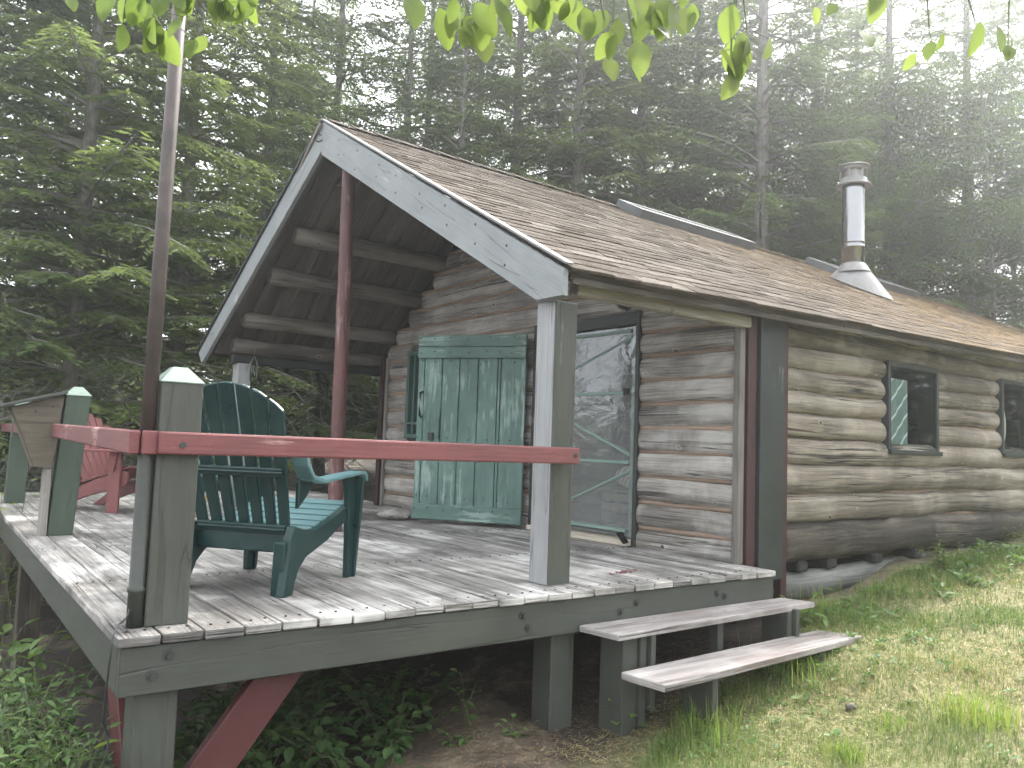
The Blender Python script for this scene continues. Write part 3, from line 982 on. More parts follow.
# ---- stove pipe: flashing boot, pipe, storm collar and cap
cx, cy = 8.36, 1.84
pz = roof_pt(cx, cy).z
nrm_r = V(0, -.485, .874)
bt = MB()
n = 28
tops, bots = [], []
for k in range(n):
    t = 2*math.pi*k/n
    tops.append(V(cx+.15*math.cos(t), cy+.15*math.sin(t), pz+.235))
    ex, ey = .27*math.cos(t), (.27 if math.sin(t) > 0 else .44)*math.sin(t)
    bots.append(roof_pt(cx+ex+(.06 if ey < 0 else 0)*abs(math.sin(t)), cy+ey, .02))
for k in range(n):
    k2 = (k+1) % n
    bt.face([bots[k], bots[k2], tops[k2], tops[k]], [(k/n, 0), ((k+1)/n, 0), ((k+1)/n, 1), (k/n, 1)], True)
pipe = MB().lathe((cx, cy, 0), [(.128, pz+.05), (.128, pz+.46), (.133, pz+.465), (.133, pz+.485), (.128, pz+.49), (.128, pz+.52), (.131, pz+.525), (.131, pz+.54), (.128, pz+.545), (.128, pz+1.24)], 32).build('stove_pipe', M['steel'], cabin)
bt.build('flashing', M['flash'], pipe)
MB().lathe((cx, cy, 0), [(.135, pz+.275), (.14, pz+.27), (.205, pz+.165), (.212, pz+.15), (.20, pz+.16), (.14, pz+.25)], 32).build('storm_collar', M['flash'], pipe)
cpm = MB().lathe((cx, cy, 0), [(.128, pz+1.24), (.20, pz+1.225), (.205, pz+1.24), (.18, pz+1.265), (.155, pz+1.27), (.155, pz+1.32), (.135, pz+1.33)], 32)
cpm.lathe((cx, cy, 0), [(.0, pz+1.42), (.15, pz+1.42), (.155, pz+1.44), (.155, pz+1.465)], 32)
cpm.lathe((cx, cy, 0), [(.0, pz+1.495), (.12, pz+1.49), (.185, pz+1.475), (.19, pz+1.465), (.18, pz+1.46), (.0, pz+1.47)], 32)
cpm.lathe((cx, cy, 0), [(.115, pz+1.32), (.115, pz+1.44)], 24)
for k in range(6):
    t = k*math.pi/3+.2
    cpm.box((cx+.15*math.cos(t), cy+.15*math.sin(t), pz+1.38), (.014, .014, .16))
cpm.build('rain_cap', M['flash'], pipe)

# ------------------------------------------------------------------ things inside, seen through the film
def inside(name, label, cat, base): return cabin_thing(name, label, cat, base)
t = inside('wooden_crate', 'pale wooden crate standing on the floor behind the plastic-covered door', 'crate', (4.5, 1.66, -.03))
c_ = MB()
for zz in (.02, .11, .20, .29):
    c_.bx(4.30, 4.32, 1.44, 1.92, zz, zz+.07); c_.bx(4.66, 4.68, 1.44, 1.92, zz, zz+.07)
    c_.bx(4.32, 4.66, 1.44, 1.46, zz, zz+.07); c_.bx(4.32, 4.66, 1.90, 1.92, zz, zz+.07)
c_.bx(4.32, 4.66, 1.46, 1.90, -.02, .0)
c_.build('slats', M['bird'], t, bevel=.003)
c_ = MB()
for y in (1.47, 1.87):
    for x in (4.335, 4.625):
        c_.bx(x, x+.025, y, y+.025, -.03, .37)
c_.build('corner_posts', M['bird'], t)
c_ = MB().bx(4.28, 4.70, 1.40, 1.96, .37, .40)
c_.build('lid', M['bird'], t, bevel=.003)
rg = NB('ring_slab')
tc_ = rg.coord('Object', (1, 1, 1))
wv = rg.n('TexWave', wave_type='RINGS', rings_direction='X'); rg.l(tc_, wv.inputs[0]); wv.inputs['Scale'].default_value = 8; wv.inputs['Distortion'].default_value = 1
rg.base(rg.ramp(wv.outputs['Fac'], [(.3, (.3, .24, .22)), (.6, (.5, .42, .38))]))
M['ring'] = rg.m
t = inside('wood_slice', 'oval wood slice with dark growth rings propped behind the door film', 'wood slice', (4.42, 1.62, .405))
sl = MB()
pr_ = [(.24*math.cos(2*math.pi*k/24), .10+.10*math.sin(2*math.pi*k/24)) for k in range(24)]
sl.prism(pr_, (4.42, 1.62, .405), (0, 1, 0), (0, 0, 1), (1, 0, 0), .05)
so = sl.build('slab', M['ring'], t, bevel=.006)

# ------------------------------------------------------------------ deck
DL, DY = 3.86, 7.7
deck = thing('deck', 'raised porch deck of weathered grey boards on posts', 'deck', (1.9, 3, -.7))
mb = MB()
x = -.015; i = 0
while x < DL-.03:
    w = .1535
    x1 = min(x+w, DL)
    yend = YF+.2 if x > 3.9 else DY
    y0 = -.022+rng.uniform(-.006, .006)
    cuts = [y0, yend]
    if i == 1:
        cuts = [y0, 2.86, yend]
    elif i > 1:
        cuts = [y0, rng.choice((2.4, 3.6, 4.8))+.01*i, yend]
    for a, b in zip(cuts, cuts[1:]):
        dz = rng.uniform(-.002, .002)
        mb.box(((x+x1)/2-.003, (a+b)/2, -.018+dz), (x1-x-.007, b-a-.004, .036))
    x = x1; i += 1
dko = mb.build('decking', M['deck'], deck, bevel=.005, seg=2)
sc_ = MB()
for i in range(25):
    for y_ in (.07, 1.225, 2.525):
        for dx_ in (.04, .11):
            sc_.box((-.015+i*.1535+dx_+rng.uniform(-.008, .008), y_+rng.uniform(-.01, .01), .002), (.009, .009, .004))
o = sc_.build('screws', M['black'], dko)
o['kind'] = 'stuff'
MB().bx(.0, DL, .0, .045, -.218, -.040).build('rim_board', M['gp'], deck, bevel=.004)
MB().bx(.0, .045, .047, DY, -.218, -.040).build('rim_board', M['gp'], deck, bevel=.004)
MB().bx(DL-.045, DL, .047, DY, -.218, -.040).build('rim_board', M['gp'], deck, bevel=.004)
for y in (1.2, 2.5, 3.8, 5.1, 6.4):
    MB().bx(.047, DL-.047, y, y+.05, -.215, -.042).build('joist', M['dark_trim'], deck)
for (px, py) in ((.07, .05), (2.08, .07), (.05, 3.9), (2.08, 3.0), (.05, 6.4), (2.08, 5.9), (3.6, 3.0)):
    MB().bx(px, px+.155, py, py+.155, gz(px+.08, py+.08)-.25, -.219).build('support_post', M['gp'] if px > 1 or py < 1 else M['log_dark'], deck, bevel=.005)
MB().beam(V(.17, .125, -.86), V(.735, .125, -.12), .17, .05, (0, 1, 0)).build('brace', M['red_brace'], deck, bevel=.004)
MB().beam(V(.125, .21, -.86), V(.125, .80, -.12), .17, .05, (1, 0, 0)).build('brace', M['red_brace'], deck, bevel=.004)
for (bx_, bz) in ((.168, -.083), (.113, -.15), (1.83, -.095), (1.865, -.16), (2.62, -.10), (2.5, -.14), (3.3, -.105), (3.37, -.125)):
    bl_ = MB()
    bl_.prism([(.021*math.cos(a*math.pi/6), .021*math.sin(a*math.pi/6)) for a in range(12)], (bx_, -.002, bz), (1, 0, 0), (0, 0, 1), (0, 1, 0), .006)
    bl_.prism([(.011*math.cos(a*math.pi/3), .011*math.sin(a*math.pi/3)) for a in range(6)], (bx_, -.01, bz), (1, 0, 0), (0, 0, 1), (0, 1, 0), .014)
    bl_.build('bolt', M['steel_bolt'], deck)

# ------------------------------------------------------------------ railing
rail = thing('deck_railing', 'red board railing on capped posts along the deck edge', 'railing', (.15, .1, 0))
def cap_post(x0, x1, y0, y1, h, mat, capmat, lean=(0, 0), z0=0):
    b = MB()
    i0 = len(b.v)
    b.bx(x0, x1, y0, y1, z0, h)
    for v in b.v:
        v.x += lean[0]*v.z; v.y += lean[1]*v.z
    po = b.build('railing_post', mat, rail, bevel=.005)
    c = MB()
    e = .004
    P = [V(x0-e, y0-e, h), V(x1+e, y0-e, h), V(x1+e, y1+e, h), V(x0-e, y1+e, h)]
    m = (x1-x0)*.33
    T = [V(x0+m, y0+m, h+.062), V(x1-m, y0+m, h+.062), V(x1-m, y1-m, h+.062), V(x0+m, y1-m, h+.062)]
    for v in P+T:
        v.x += lean[0]*v.z; v.y += lean[1]*v.z
    P2 = [v-V(0, 0, .004) for v in P]
    c.face(T, [(0, 0), (.1, 0), (.1, .1), (0, .1)])
    for k in range(4):
        k2 = (k+1) % 4
        c.face([P[k], P[k2], T[k2], T[k]], [(0, 0), (.16, 0), (.12, .06), (.04, .06)])
        c.face([P2[k], P2[k2], P[k2], P[k]], [(0, 0), (.16, 0), (.16, .01), (0, .01)])
    c.build('cap', capmat, po)
    return po
cap_post(.102, .262, .118, .28, .948, M['gp_post'], M['cap'], (0.003, 0))
cap_post(.125, .285, 3.24, 3.40, .99, M['green_post'], M['cap'], (.055, 0))
cap_post(.085, .255, 6.12, 6.28, .95, M['green_post'], M['cap'], (.02, 0))
fr_ = MB()
fr_.beam(V(.098, .085, .706), V(2.235, .0825, .698), .04, .088)
ro = fr_.build('rail', M['red'], rail, bevel=.008, seg=2)
for x_ in (.185, 2.20):
    b = MB()
    b.prism([(.012*math.cos(a*math.pi/8), .012*math.sin(a*math.pi/8)) for a in range(16)], (x_, .062, .70), (1, 0, 0), (0, 0, 1), (0, 1, 0), .006)
    b.build('bolt', M['steel_bolt'], ro)
MB().beam(V(.022, .112, .705), V(.122, 3.195, .735), .04, .092).build('rail', M['red'], rail, bevel=.006)
MB().beam(V(.122, 3.40, .735), V(.13, 7.6, .74), .04, .092).build('rail', M['red'], rail, bevel=.006)
MB().bx(.044, .100, .090, .114, .66, .751).build('rail', M['red'], rail, bevel=.004)

# ------------------------------------------------------------------ steps
st = thing('porch_steps', 'two weathered plank steps from the deck down to the lawn', 'steps', (3.1, -.3, -.5))
def tread(pts, z, t):
    b = MB()
    prof = [(p[0], p[1]) for p in pts]
    b.prism(prof, (0, 0, z-t/2), (1, 0, 0), (0, 1, 0), (0, 0, 1), t)
    return b.build('tread', M['tread'], st, bevel=.006, seg=2)
tread([(2.24, -.262), (4.005, -.205), (3.93, -.003), (2.20, -.003)], -.179, .035)
tread([(2.28, -.535), (4.17, -.43), (4.06, -.19), (2.25, -.27)], -.36, .038)
for sx in (2.46, 3.72):
    MB().prism([(-.03, -.22), (-.03, -.9), (-.22, -.9), (-.22, -.215)], (sx, 0, 0), (0, 1, 0), (0, 0, 1), (1, 0, 0), .045).build('stringer', M['step_support'], st, bevel=.003)
    MB().bx(sx+.03, sx+.065, -.245, -.20, -.60, -.199).build('support', M['step_support'], st, bevel=.003)
MB().bx(2.33, 2.47-.035, -.2, -.03, -.9, -.2).build('support', M['step_support'], st, bevel=.003)
MB().bx(2.70, 2.745, -.475, -.28, -.85, -.381).build('support', M['step_support'], st, bevel=.003)
MB().bx(3.72, 3.76, -.43, -.40, -.75, -.381).build('support', M['step_support'], st, bevel=.003)
MB().bx(3.12, 3.17, -.16, -.10, -.85, -.199).build('support', M['step_support'], st, bevel=.003)

# ------------------------------------------------------------------ flagpole, cable, birdhouse
fp = thing('flagpole', 'slim brown metal pole with a grey-green sleeve rising past the deck corner post', 'flagpole', (.072, .148, 0))
MB().lathe((.072, .148, 0), [(.0, .001), (.030, .001), (.030, .13), (.034, .135), (.034, .15), (.0295, .155), (.0295, .70), (.0285, .71)], 20).build('sleeve', M['pole_low'], fp)
MB().tube([V(.072, .148, .70), V(.0755, .1475, 1.6), V(.086, .143, 3.3)], [.0282, .0275, .026], 18).build('pole', M['pole'], fp)
pts = [V(.045, .12, .075), V(.03, .09, .05), V(-.005, .04, .035), V(-.028, .0, .0), V(-.035, -.01, -.08), V(-.035, .02, -.2), V(-.03, .05, -.30), V(-.015, .10, -.34), V(.0, .10, -.42), V(-.04, .09, -.55), V(-.10, .06, -.8), V(-.16, 0, -1.1)]
fine = []
for i in range(len(pts)-1):
    p0, p1, p2, p3 = pts[max(i-1, 0)], pts[i], pts[i+1], pts[min(i+2, len(pts)-1)]
    for k in range(5):
        s = k/5
        fine.append(.5*((2*p1)+(p2-p0)*s+(2*p0-5*p1+4*p2-p3)*s*s+(3*p1-p0-3*p2+p3)*s**3))
co = MB().tube(fine, .0035, 6).build('cable', M['wire'], None, off=Vector())
tag(co, 'thin black cable hanging over the deck corner from the pole foot', 'cable')
bh = thing('birdhouse', 'bare wood nest box with slanted lid fixed to a green railing post', 'birdhouse', (.10, 3.28, 0))
# the box hangs on the post's outer face; its side panels lie in the x-z plane
prof = [(.165, .985), (-.155, .885), (-.07, .70), (.01, .48), (.12, .47)]
lean = .055
for yy in (3.215, 3.385):
    MB().prism(prof, (-.0, yy, 0), (1, 0, 0), (0, 0, 1), (0, 1, 0), .02).build('side_panel', M['bird'], bh, bevel=.002)
MB().beam(V(-.155+.012, 3.30, .885), V(.015, 3.30, .48), .148, .018, (1, 0, 1)).build('front_panel', M['bird'], bh)
MB().beam(V(.18, 3.29, 1.006), V(-.245, 3.29, .876), .27, .022, (0, 0, 1)).build('lid', M['gp'], bh, bevel=.003)
MB().bx(.08, .122, 3.225, 3.375, .0, .468).build('back_board', M['raw'], bh, bevel=.003)
for (x_, z_) in ((-.005, .86), (.095, .90)):
    MB().box((x_, 3.203, z_), (.012, .006, .012)).build('screw', M['black'], bh)

# ------------------------------------------------------------------ green plastic armchair
def frame(o, heading):
    d = V(math.cos(heading), math.sin(heading), 0)
    l = V(-d.y, d.x, 0)
    return lambda u, v, z: V(*o)+d*u+l*v+V(0, 0, z)
def smooth(o, lv=1):
    return o
def adirondack_plastic(o, heading):
    P = frame(o, heading)
    a0 = P(0, 0, 0)
    du, dv = P(1, 0, 0)-a0, P(0, 1, 0)-a0
    dz = V(0, 0, 1)
    ch = thing('garden_chair', 'dark green plastic slatted armchair seen from behind on the deck', 'garden chair', a0)
    m = M['chair']
    def ext(name, prof, v, t, parent=ch, bev=.006):
        return MB().prism(prof, P(0, v, 0), du, dz, dv, t).build(name, m, parent, bevel=bev, seg=2)
    # side: rear leg and seat rail in one curved sweep
    for v in (-.285, .285):
        ext('rear_leg', [(-.345, 0), (-.318, .15), (-.305, .26), (-.275, .325), (-.18, .30), (-.05, .29), (.12, .335), (.28, .392), (.345, .39), (.37, .355), (.34, .335),
                         (.20, .285), (.06, .225), (-.06, .19), (-.15, .165), (-.215, .115), (-.25, .05), (-.262, 0)][::-1], v, .045)
        # leg flange that gives the leg its L section
        sg = -1 if v < 0 else 1
        MB().prism([(-.036, .0), (.036, .0), (.03, .25), (-.03, .25)], P(-.315, v-.028*sg, 0), dv, dz, du+dz*.14, .02).build('leg_flange', m, ch, bevel=.005)
        ext('front_leg', [(.275, 0), (.345, 0), (.355, .25), (.375, .53), (.375, .548), (.205, .548), (.215, .53), (.245, .42), (.262, .30)][::-1], v*1.07, .032)
        MB().prism([(-.03, 0), (.03, 0), (.062, .54), (-.062, .54)], P(.335, v*1.07, 0), dv, dz, du+dz*.06, .022).build('leg_flange', m, ch, bevel=.005)
        # arm: flat, rising slightly to the front, with a turned-down nose
        arm = MB()
        prof = [(-.27, .70), (-.245, .635), (-.19, .60), (-.08, .588), (.15, .607), (.34, .618), (.385, .613), (.408, .595), (.408, .56), (.394, .56), (.38, .585),
                (.34, .598), (.15, .585), (-.08, .564), (-.20, .574), (-.265, .615), (-.30, .69)]
        prof = [(a_, z_-.045*min(1, max(0, (a_+.28)/.12))) for a_, z_ in prof]
        arm.prism(prof[::-1], P(0, v*1.09, 0), du, dz, dv, .088)
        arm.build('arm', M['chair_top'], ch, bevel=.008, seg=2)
        MB().prism([(-.235, .535), (-.09, .525), (-.15, .46), (-.235, .40)][::-1], P(0, v*1.0, 0), du, dz, dv, .02).build('arm_gusset', m, ch, bevel=.004)
    MB().prism([(-.26, 0), (.26, 0), (.26, .13), (-.26, .13)], P(-.215, 0, .185), dv, dz, du, .03).build('rear_apron', m, ch, bevel=.008)
    # seat slats following the rails
    st_ = MB()
    for i in range(7):
        u = -.16+.079*i
        zz = .262+(.392-.262)*((u+.16)/.50)**1.1
        st_.box(P(u, 0, zz+.008), (.068, .545, .018), (du+dz*.24, dv, dz-du*.24))
    st_.box(P(.37, 0, .375), (.04, .545, .02), (du*.5-dz, dv, dz*.5+du))
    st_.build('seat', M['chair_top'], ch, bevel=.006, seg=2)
    # fan back of seven slats, arched on top
    bk = MB()
    bu = lambda z: -.20-(z-.25)*.33            # recline
    bd = (P(bu(1), 0, 1)-P(bu(.25), 0, .25)).normalized()
    bn = dv.cross(bd).normalized()
    for k in range(7):
        q = k-3
        vb, vt = q*.074, q*.088
        for_top = [.955-.0115*(abs(q)-.42)**2-.0, .955-.0115*(abs(q)+.42)**2]
        ta, tb = (.995-.0105*(q-.43)**2, .995-.0105*(q+.43)**2)
        wb, wt = .025, .0365
        z0 = .235
        i0 = len(bk.v)
        pr_ = [(vb-wb, z0), (vb+wb, z0), (vt+wt, tb), (vt, (.995-.0105*q*q)+.002), (vt-wt, ta)]
        rows_ = []
        for off in (-.011, .011):
            rows_.append([P(bu(z_), v_, z_)+bn*(off+.018*(v_/.3)**2*(-1)) for v_, z_ in pr_])
        n5 = 5
        bk.v += rows_[0]+rows_[1]
        bk.f.append(tuple(i0+i for i in range(n5))); bk.uv.append([(0, 0)]*n5); bk.sm.append(False)
        bk.f.append(tuple(i0+n5+i for i in range(n5))[::-1]); bk.uv.append([(0, 0)]*n5); bk.sm.append(False)
        for i in range(n5):
            j = (i+1) % n5
            bk.f.append((i0+i, i0+n5+i, i0+n5+j, i0+j)); bk.uv.append([(0, 0)]*4); bk.sm.append(False)
    bk.build('backrest', m, ch, bevel=.005, seg=2)
    for zz, hw in ((.575, .265), (.30, .245)):
        rl_ = MB()
        rl_.box(P(bu(zz)-.026, 0, zz), (.022, hw*2, .045), (bn, dv, bd))
        rl_.box(P(bu(zz)-.034, 0, zz), (.02, hw*2, .012), (bn, dv, bd))
        rl_.build('back_rail', m, ch, bevel=.004)
    return ch
adirondack_plastic((.85, .90, 0), R(38.5))

# ------------------------------------------------------------------ red wooden armchair
def adirondack_wood(o, heading):
    P = frame(o, heading)
    a0 = P(0, 0, 0)
    du, dv, dz = P(1, 0, 0)-a0, P(0, 1, 0)-a0, V(0, 0, 1)
    ch = thing('garden_chair', 'red wooden slatted armchair behind the birdhouse post', 'garden chair', a0)
    m = M['red']
    for v in (-.28, .28):
        MB().prism([(-.55, 0), (-.43, 0), (-.10, .13), (.16, .20), (.34, .25), (.36, .30), (.36, .37), (.30, .385), (.02, .30), (-.30, .17)][::-1], P(0, v, 0), du, dz, dv, .03).build('side_rail', m, ch, bevel=.004)
        MB().box(P(.24, v*1.12, .275), (.13, .026, .55), (du, dv, dz)).build('front_leg', m, ch, bevel=.004)
        MB().box(P(-.02, v*1.22, .562), (.74, .13, .022), (du, dv, dz)).build('arm', m, ch, bevel=.006)
        MB().prism([(.20, .55), (.28, .55), (.25, .38), (.23, .38)], P(0, v*1.2, 0), du, dz, dv, .02).build('arm_bracket', m, ch)
    s = MB()
    for i in range(6):
        u = -.14+.092*i
        s.box(P(u, 0, .255+.29*(u+.14)+.02), (.08, .56, .02), (du+dz*.27, dv, dz-du*.27))
    s.build('seat', m, ch, bevel=.004)
    b = MB()
    for k in range(7):
        q = k-3
        b.beam(P(-.16, q*.07, .24), P(-.50+.006*q*q, q*.092, .92-.014*q*q), .072, .02, du)
    b.build('backrest', m, ch, bevel=.004)
    MB().box(P(-.24, 0, .33), (.03, .54, .06), (du, dv, dz)).build('back_rail', m, ch, bevel=.004)
    MB().box(P(-.38, 0, .58), (.03, .62, .06), (du, dv, dz)).build('back_rail', m, ch, bevel=.004)
    return ch
adirondack_wood((.93, 5.24, 0), R(-53))

# ------------------------------------------------------------------ small things on the deck
def stone(name, label, c, r, seed, parent=None, mat='stone', cat='stone'):
    rs = random.Random(seed)
    b = MB()
    n, mth = 14, 8
    ph = [rs.uniform(0, 6) for _ in range(8)]
    rings = []
    for i in range(mth+1):
        th = math.pi*i/mth
        ring = []
        for k in range(n):
            t = 2*math.pi*k/n
            q = 1+.13*math.sin(2*t+ph[0]+th)+.09*math.sin(3*t+ph[1]-2*th)+.07*math.sin(5*t+ph[2]+3*th)
            ring.append(V(c[0]+r[0]*q*math.sin(th)*math.cos(t), c[1]+r[1]*q*math.sin(th)*math.sin(t), c[2]+r[2]*(.9+.1*q)*math.cos(th)))
        rings.append(ring)
    for i in range(mth):
        for k in range(n):
            k2 = (k+1) % n
            b.face([rings[i+1][k], rings[i+1][k2], rings[i][k2], rings[i][k]], [(0, 0)]*4, True)
    o = b.build(name, M[mat], None, off=Vector((c[0], c[1], c[2]-r[2])))
    o.location = (c[0], c[1], c[2]-r[2])
    return tag(o, label, cat)
stone('doorstop_stone', 'flat grey stone on the deck boards by the open green door', (3.08, 3.62, .05), (.17, .11, .055), 3)
yb_ = thing('yellow_bucket', 'small yellow plastic bucket far back on the deck behind the green chair', 'bucket', (1.45, 4.42, 0))
MB().lathe((1.45, 4.42, 0), [(.0, .005), (.062, .005), (.075, .16), (.080, .165), (.078, .172), (.07, .165), (.058, .02)], 20).build('body', M['yellow'], yb_)
MB().tube([V(1.45+.078*math.cos(a/8*math.pi), 4.42, .155+.07*math.sin(a/8*math.pi)) for a in range(9)], .003, 5).build('handle', M['steel_bolt'], yb_)
pe = MB()
for i in range(26):
    x_, y_ = 2.86+rng.gauss(0, .07), .33+rng.gauss(0, .02)
    a = rng.uniform(0, 6.3); s = rng.uniform(.008, .018)
    pe.prism([(s, 0), (0, s*.5), (-s, 0), (0, -s*.5)], (x_, y_, .0045), (math.cos(a), math.sin(a), .1), (-math.sin(a), math.cos(a), .1), (0, 0, 1), .003)
o = pe.build('red_petals', M['red'], None, off=Vector((2.86, .33, 0)))
o.location = (2.86, .33, 0)
tag(o, 'small scatter of red petals on the deck boards above the steps', 'petals')
ln = thing('hanging_lantern', 'small wire lantern hanging under the far left corner of the porch roof', 'lantern', W(2.3, 5.12, 1.35))
def cw(x, y, z): return W(x, y, z)
lm = MB()
for k in range(4):
    a = k*math.pi/2+.4
    lm.tube([cw(2.3+.045*math.cos(a), 5.12+.045*math.sin(a), 1.32), cw(2.3+.05*math.cos(a), 5.12+.05*math.sin(a), 1.5), cw(2.3, 5.12, 1.58)], .005, 6)
lm.tube([cw(2.3, 5.12, 1.58), cw(2.3, 5.12, 1.66)], .004, 6)
lm.build('frame', M['flash'], ln)
g = MB(); g.lathe(cw(2.3, 5.12, 0), [(.0, 1.325), (.035, 1.325), (.038, 1.47), (.02, 1.5)], 16)
g.build('glass_jar', M['glass'], ln)

# ------------------------------------------------------------------ vegetation
def np_mesh(name, verts, faces, mat, u=None, parent=None, smooth=False):
    """verts (n,3); faces (m,k) array; u = one random value per face, kept in UV.x"""
    me = bpy.data.meshes.new(name)
    nv, (nf, k) = len(verts), faces.shape
    me.vertices.add(nv); me.vertices.foreach_set('co', np.asarray(verts, np.float32).ravel())
    me.loops.add(nf*k); me.loops.foreach_set('vertex_index', faces.astype(np.int32).ravel())
    me.polygons.add(nf)
    me.polygons.foreach_set('loop_start', np.arange(0, nf*k, k, dtype=np.int32))
    me.polygons.foreach_set('use_smooth', np.full(nf, smooth))
    if u is not None:
        uvl = me.uv_layers.new(name='UVMap')
        uv = np.zeros((nf, k, 2), np.float32); uv[:, :, 0] = np.asarray(u)[:, None]
        uvl.data.foreach_set('uv', uv.ravel())
    me.update(calc_edges=True)
    me.materials.append(mat)
    o = bpy.data.objects.new(name, me)
    COL.objects.link(o)
    if parent is not None:
        o.parent = parent
    return o


def unit(a):
    return a/np.maximum(np.linalg.norm(a, axis=-1, keepdims=True), 1e-9)


def kites(P, D, S, L, Wd):
    """pointed blades: base P, direction D, side S, length L, width Wd"""
    L = L[:, None]; Wd = Wd[:, None]
    v = np.stack([P, P+D*L*.42+S*Wd/2, P+D*L, P+D*L*.42-S*Wd/2], 1)
    f = np.arange(len(P)*4).reshape(-1, 4)
    return v.reshape(-1, 3), f


def blades(P, D, N, L, Wd, fold=.18, curl=.12):
    """ovate leaves folded along the midrib: two quads each"""
    S = unit(np.cross(D, N)); N = unit(np.cross(S, D))
    L = L[:, None]; h = Wd[:, None]/2
    ts = np.array([0, .10, .28, .50, .72, .89, 1.0])
    ws = np.array([0, .52, .93, 1.0, .72, .34, 0])
    n = len(P)
    mid = [P+D*L*t-N*L*curl*(t*t*1.2-.3*t) for t in ts]
    cols = list(mid)
    for sg in (1, -1):
        for t, w, m_ in zip(ts[1:-1], ws[1:-1], mid[1:-1]):
            cols.append(m_+S*h*w*sg+N*h*w*fold*2+D*L*.03)
    v = np.stack(cols, 1).reshape(-1, 3)
    b = np.arange(n)*17
    tri = []
    for o, flip in ((7, False), (12, True)):
        e = [0]+[o+k for k in range(5)]+[6]
        for k in range(6):
            q = [(k, e[k+1] if k < 5 else 6, k+1)] if k in (0, 5) else []
            if k == 0:
                q = [(0, e[1], 1)]
            elif k == 5:
                q = [(5, e[5], 6)]
            else:
                q = [(k, e[k], e[k+1]), (k, e[k+1], k+1)]
            for a_, b_, c_ in q:
                tri.append(np.stack([b+a_, b+c_, b+b_], 1) if flip else np.stack([b+a_, b+b_, b+c_], 1))
    return v, np.concatenate(tri), np.tile(np.arange(n), len(tri))


def sticks(A, B, ra, rb):
    """three-sided tapered twigs"""
    D = unit(B-A)
    up = np.tile([[.3, .2, .93]], (len(A), 1))
    X = unit(np.cross(D, up)); Y = np.cross(D, X)
    vs_ = []
    for k in range(3):
        t = 2*np.pi*k/3
        o = X*np.cos(t)+Y*np.sin(t)
        vs_.append(A+o*ra[:, None]); vs_.append(B+o*rb[:, None])
    v = np.stack(vs_, 1).reshape(-1, 3)
    b = np.arange(len(A))*6
    f = np.concatenate([np.stack([b+2*k, b+2*((k+1) % 3), b+2*((k+1) % 3)+1, b+2*k+1], 1) for k in range(3)])
    return v, f


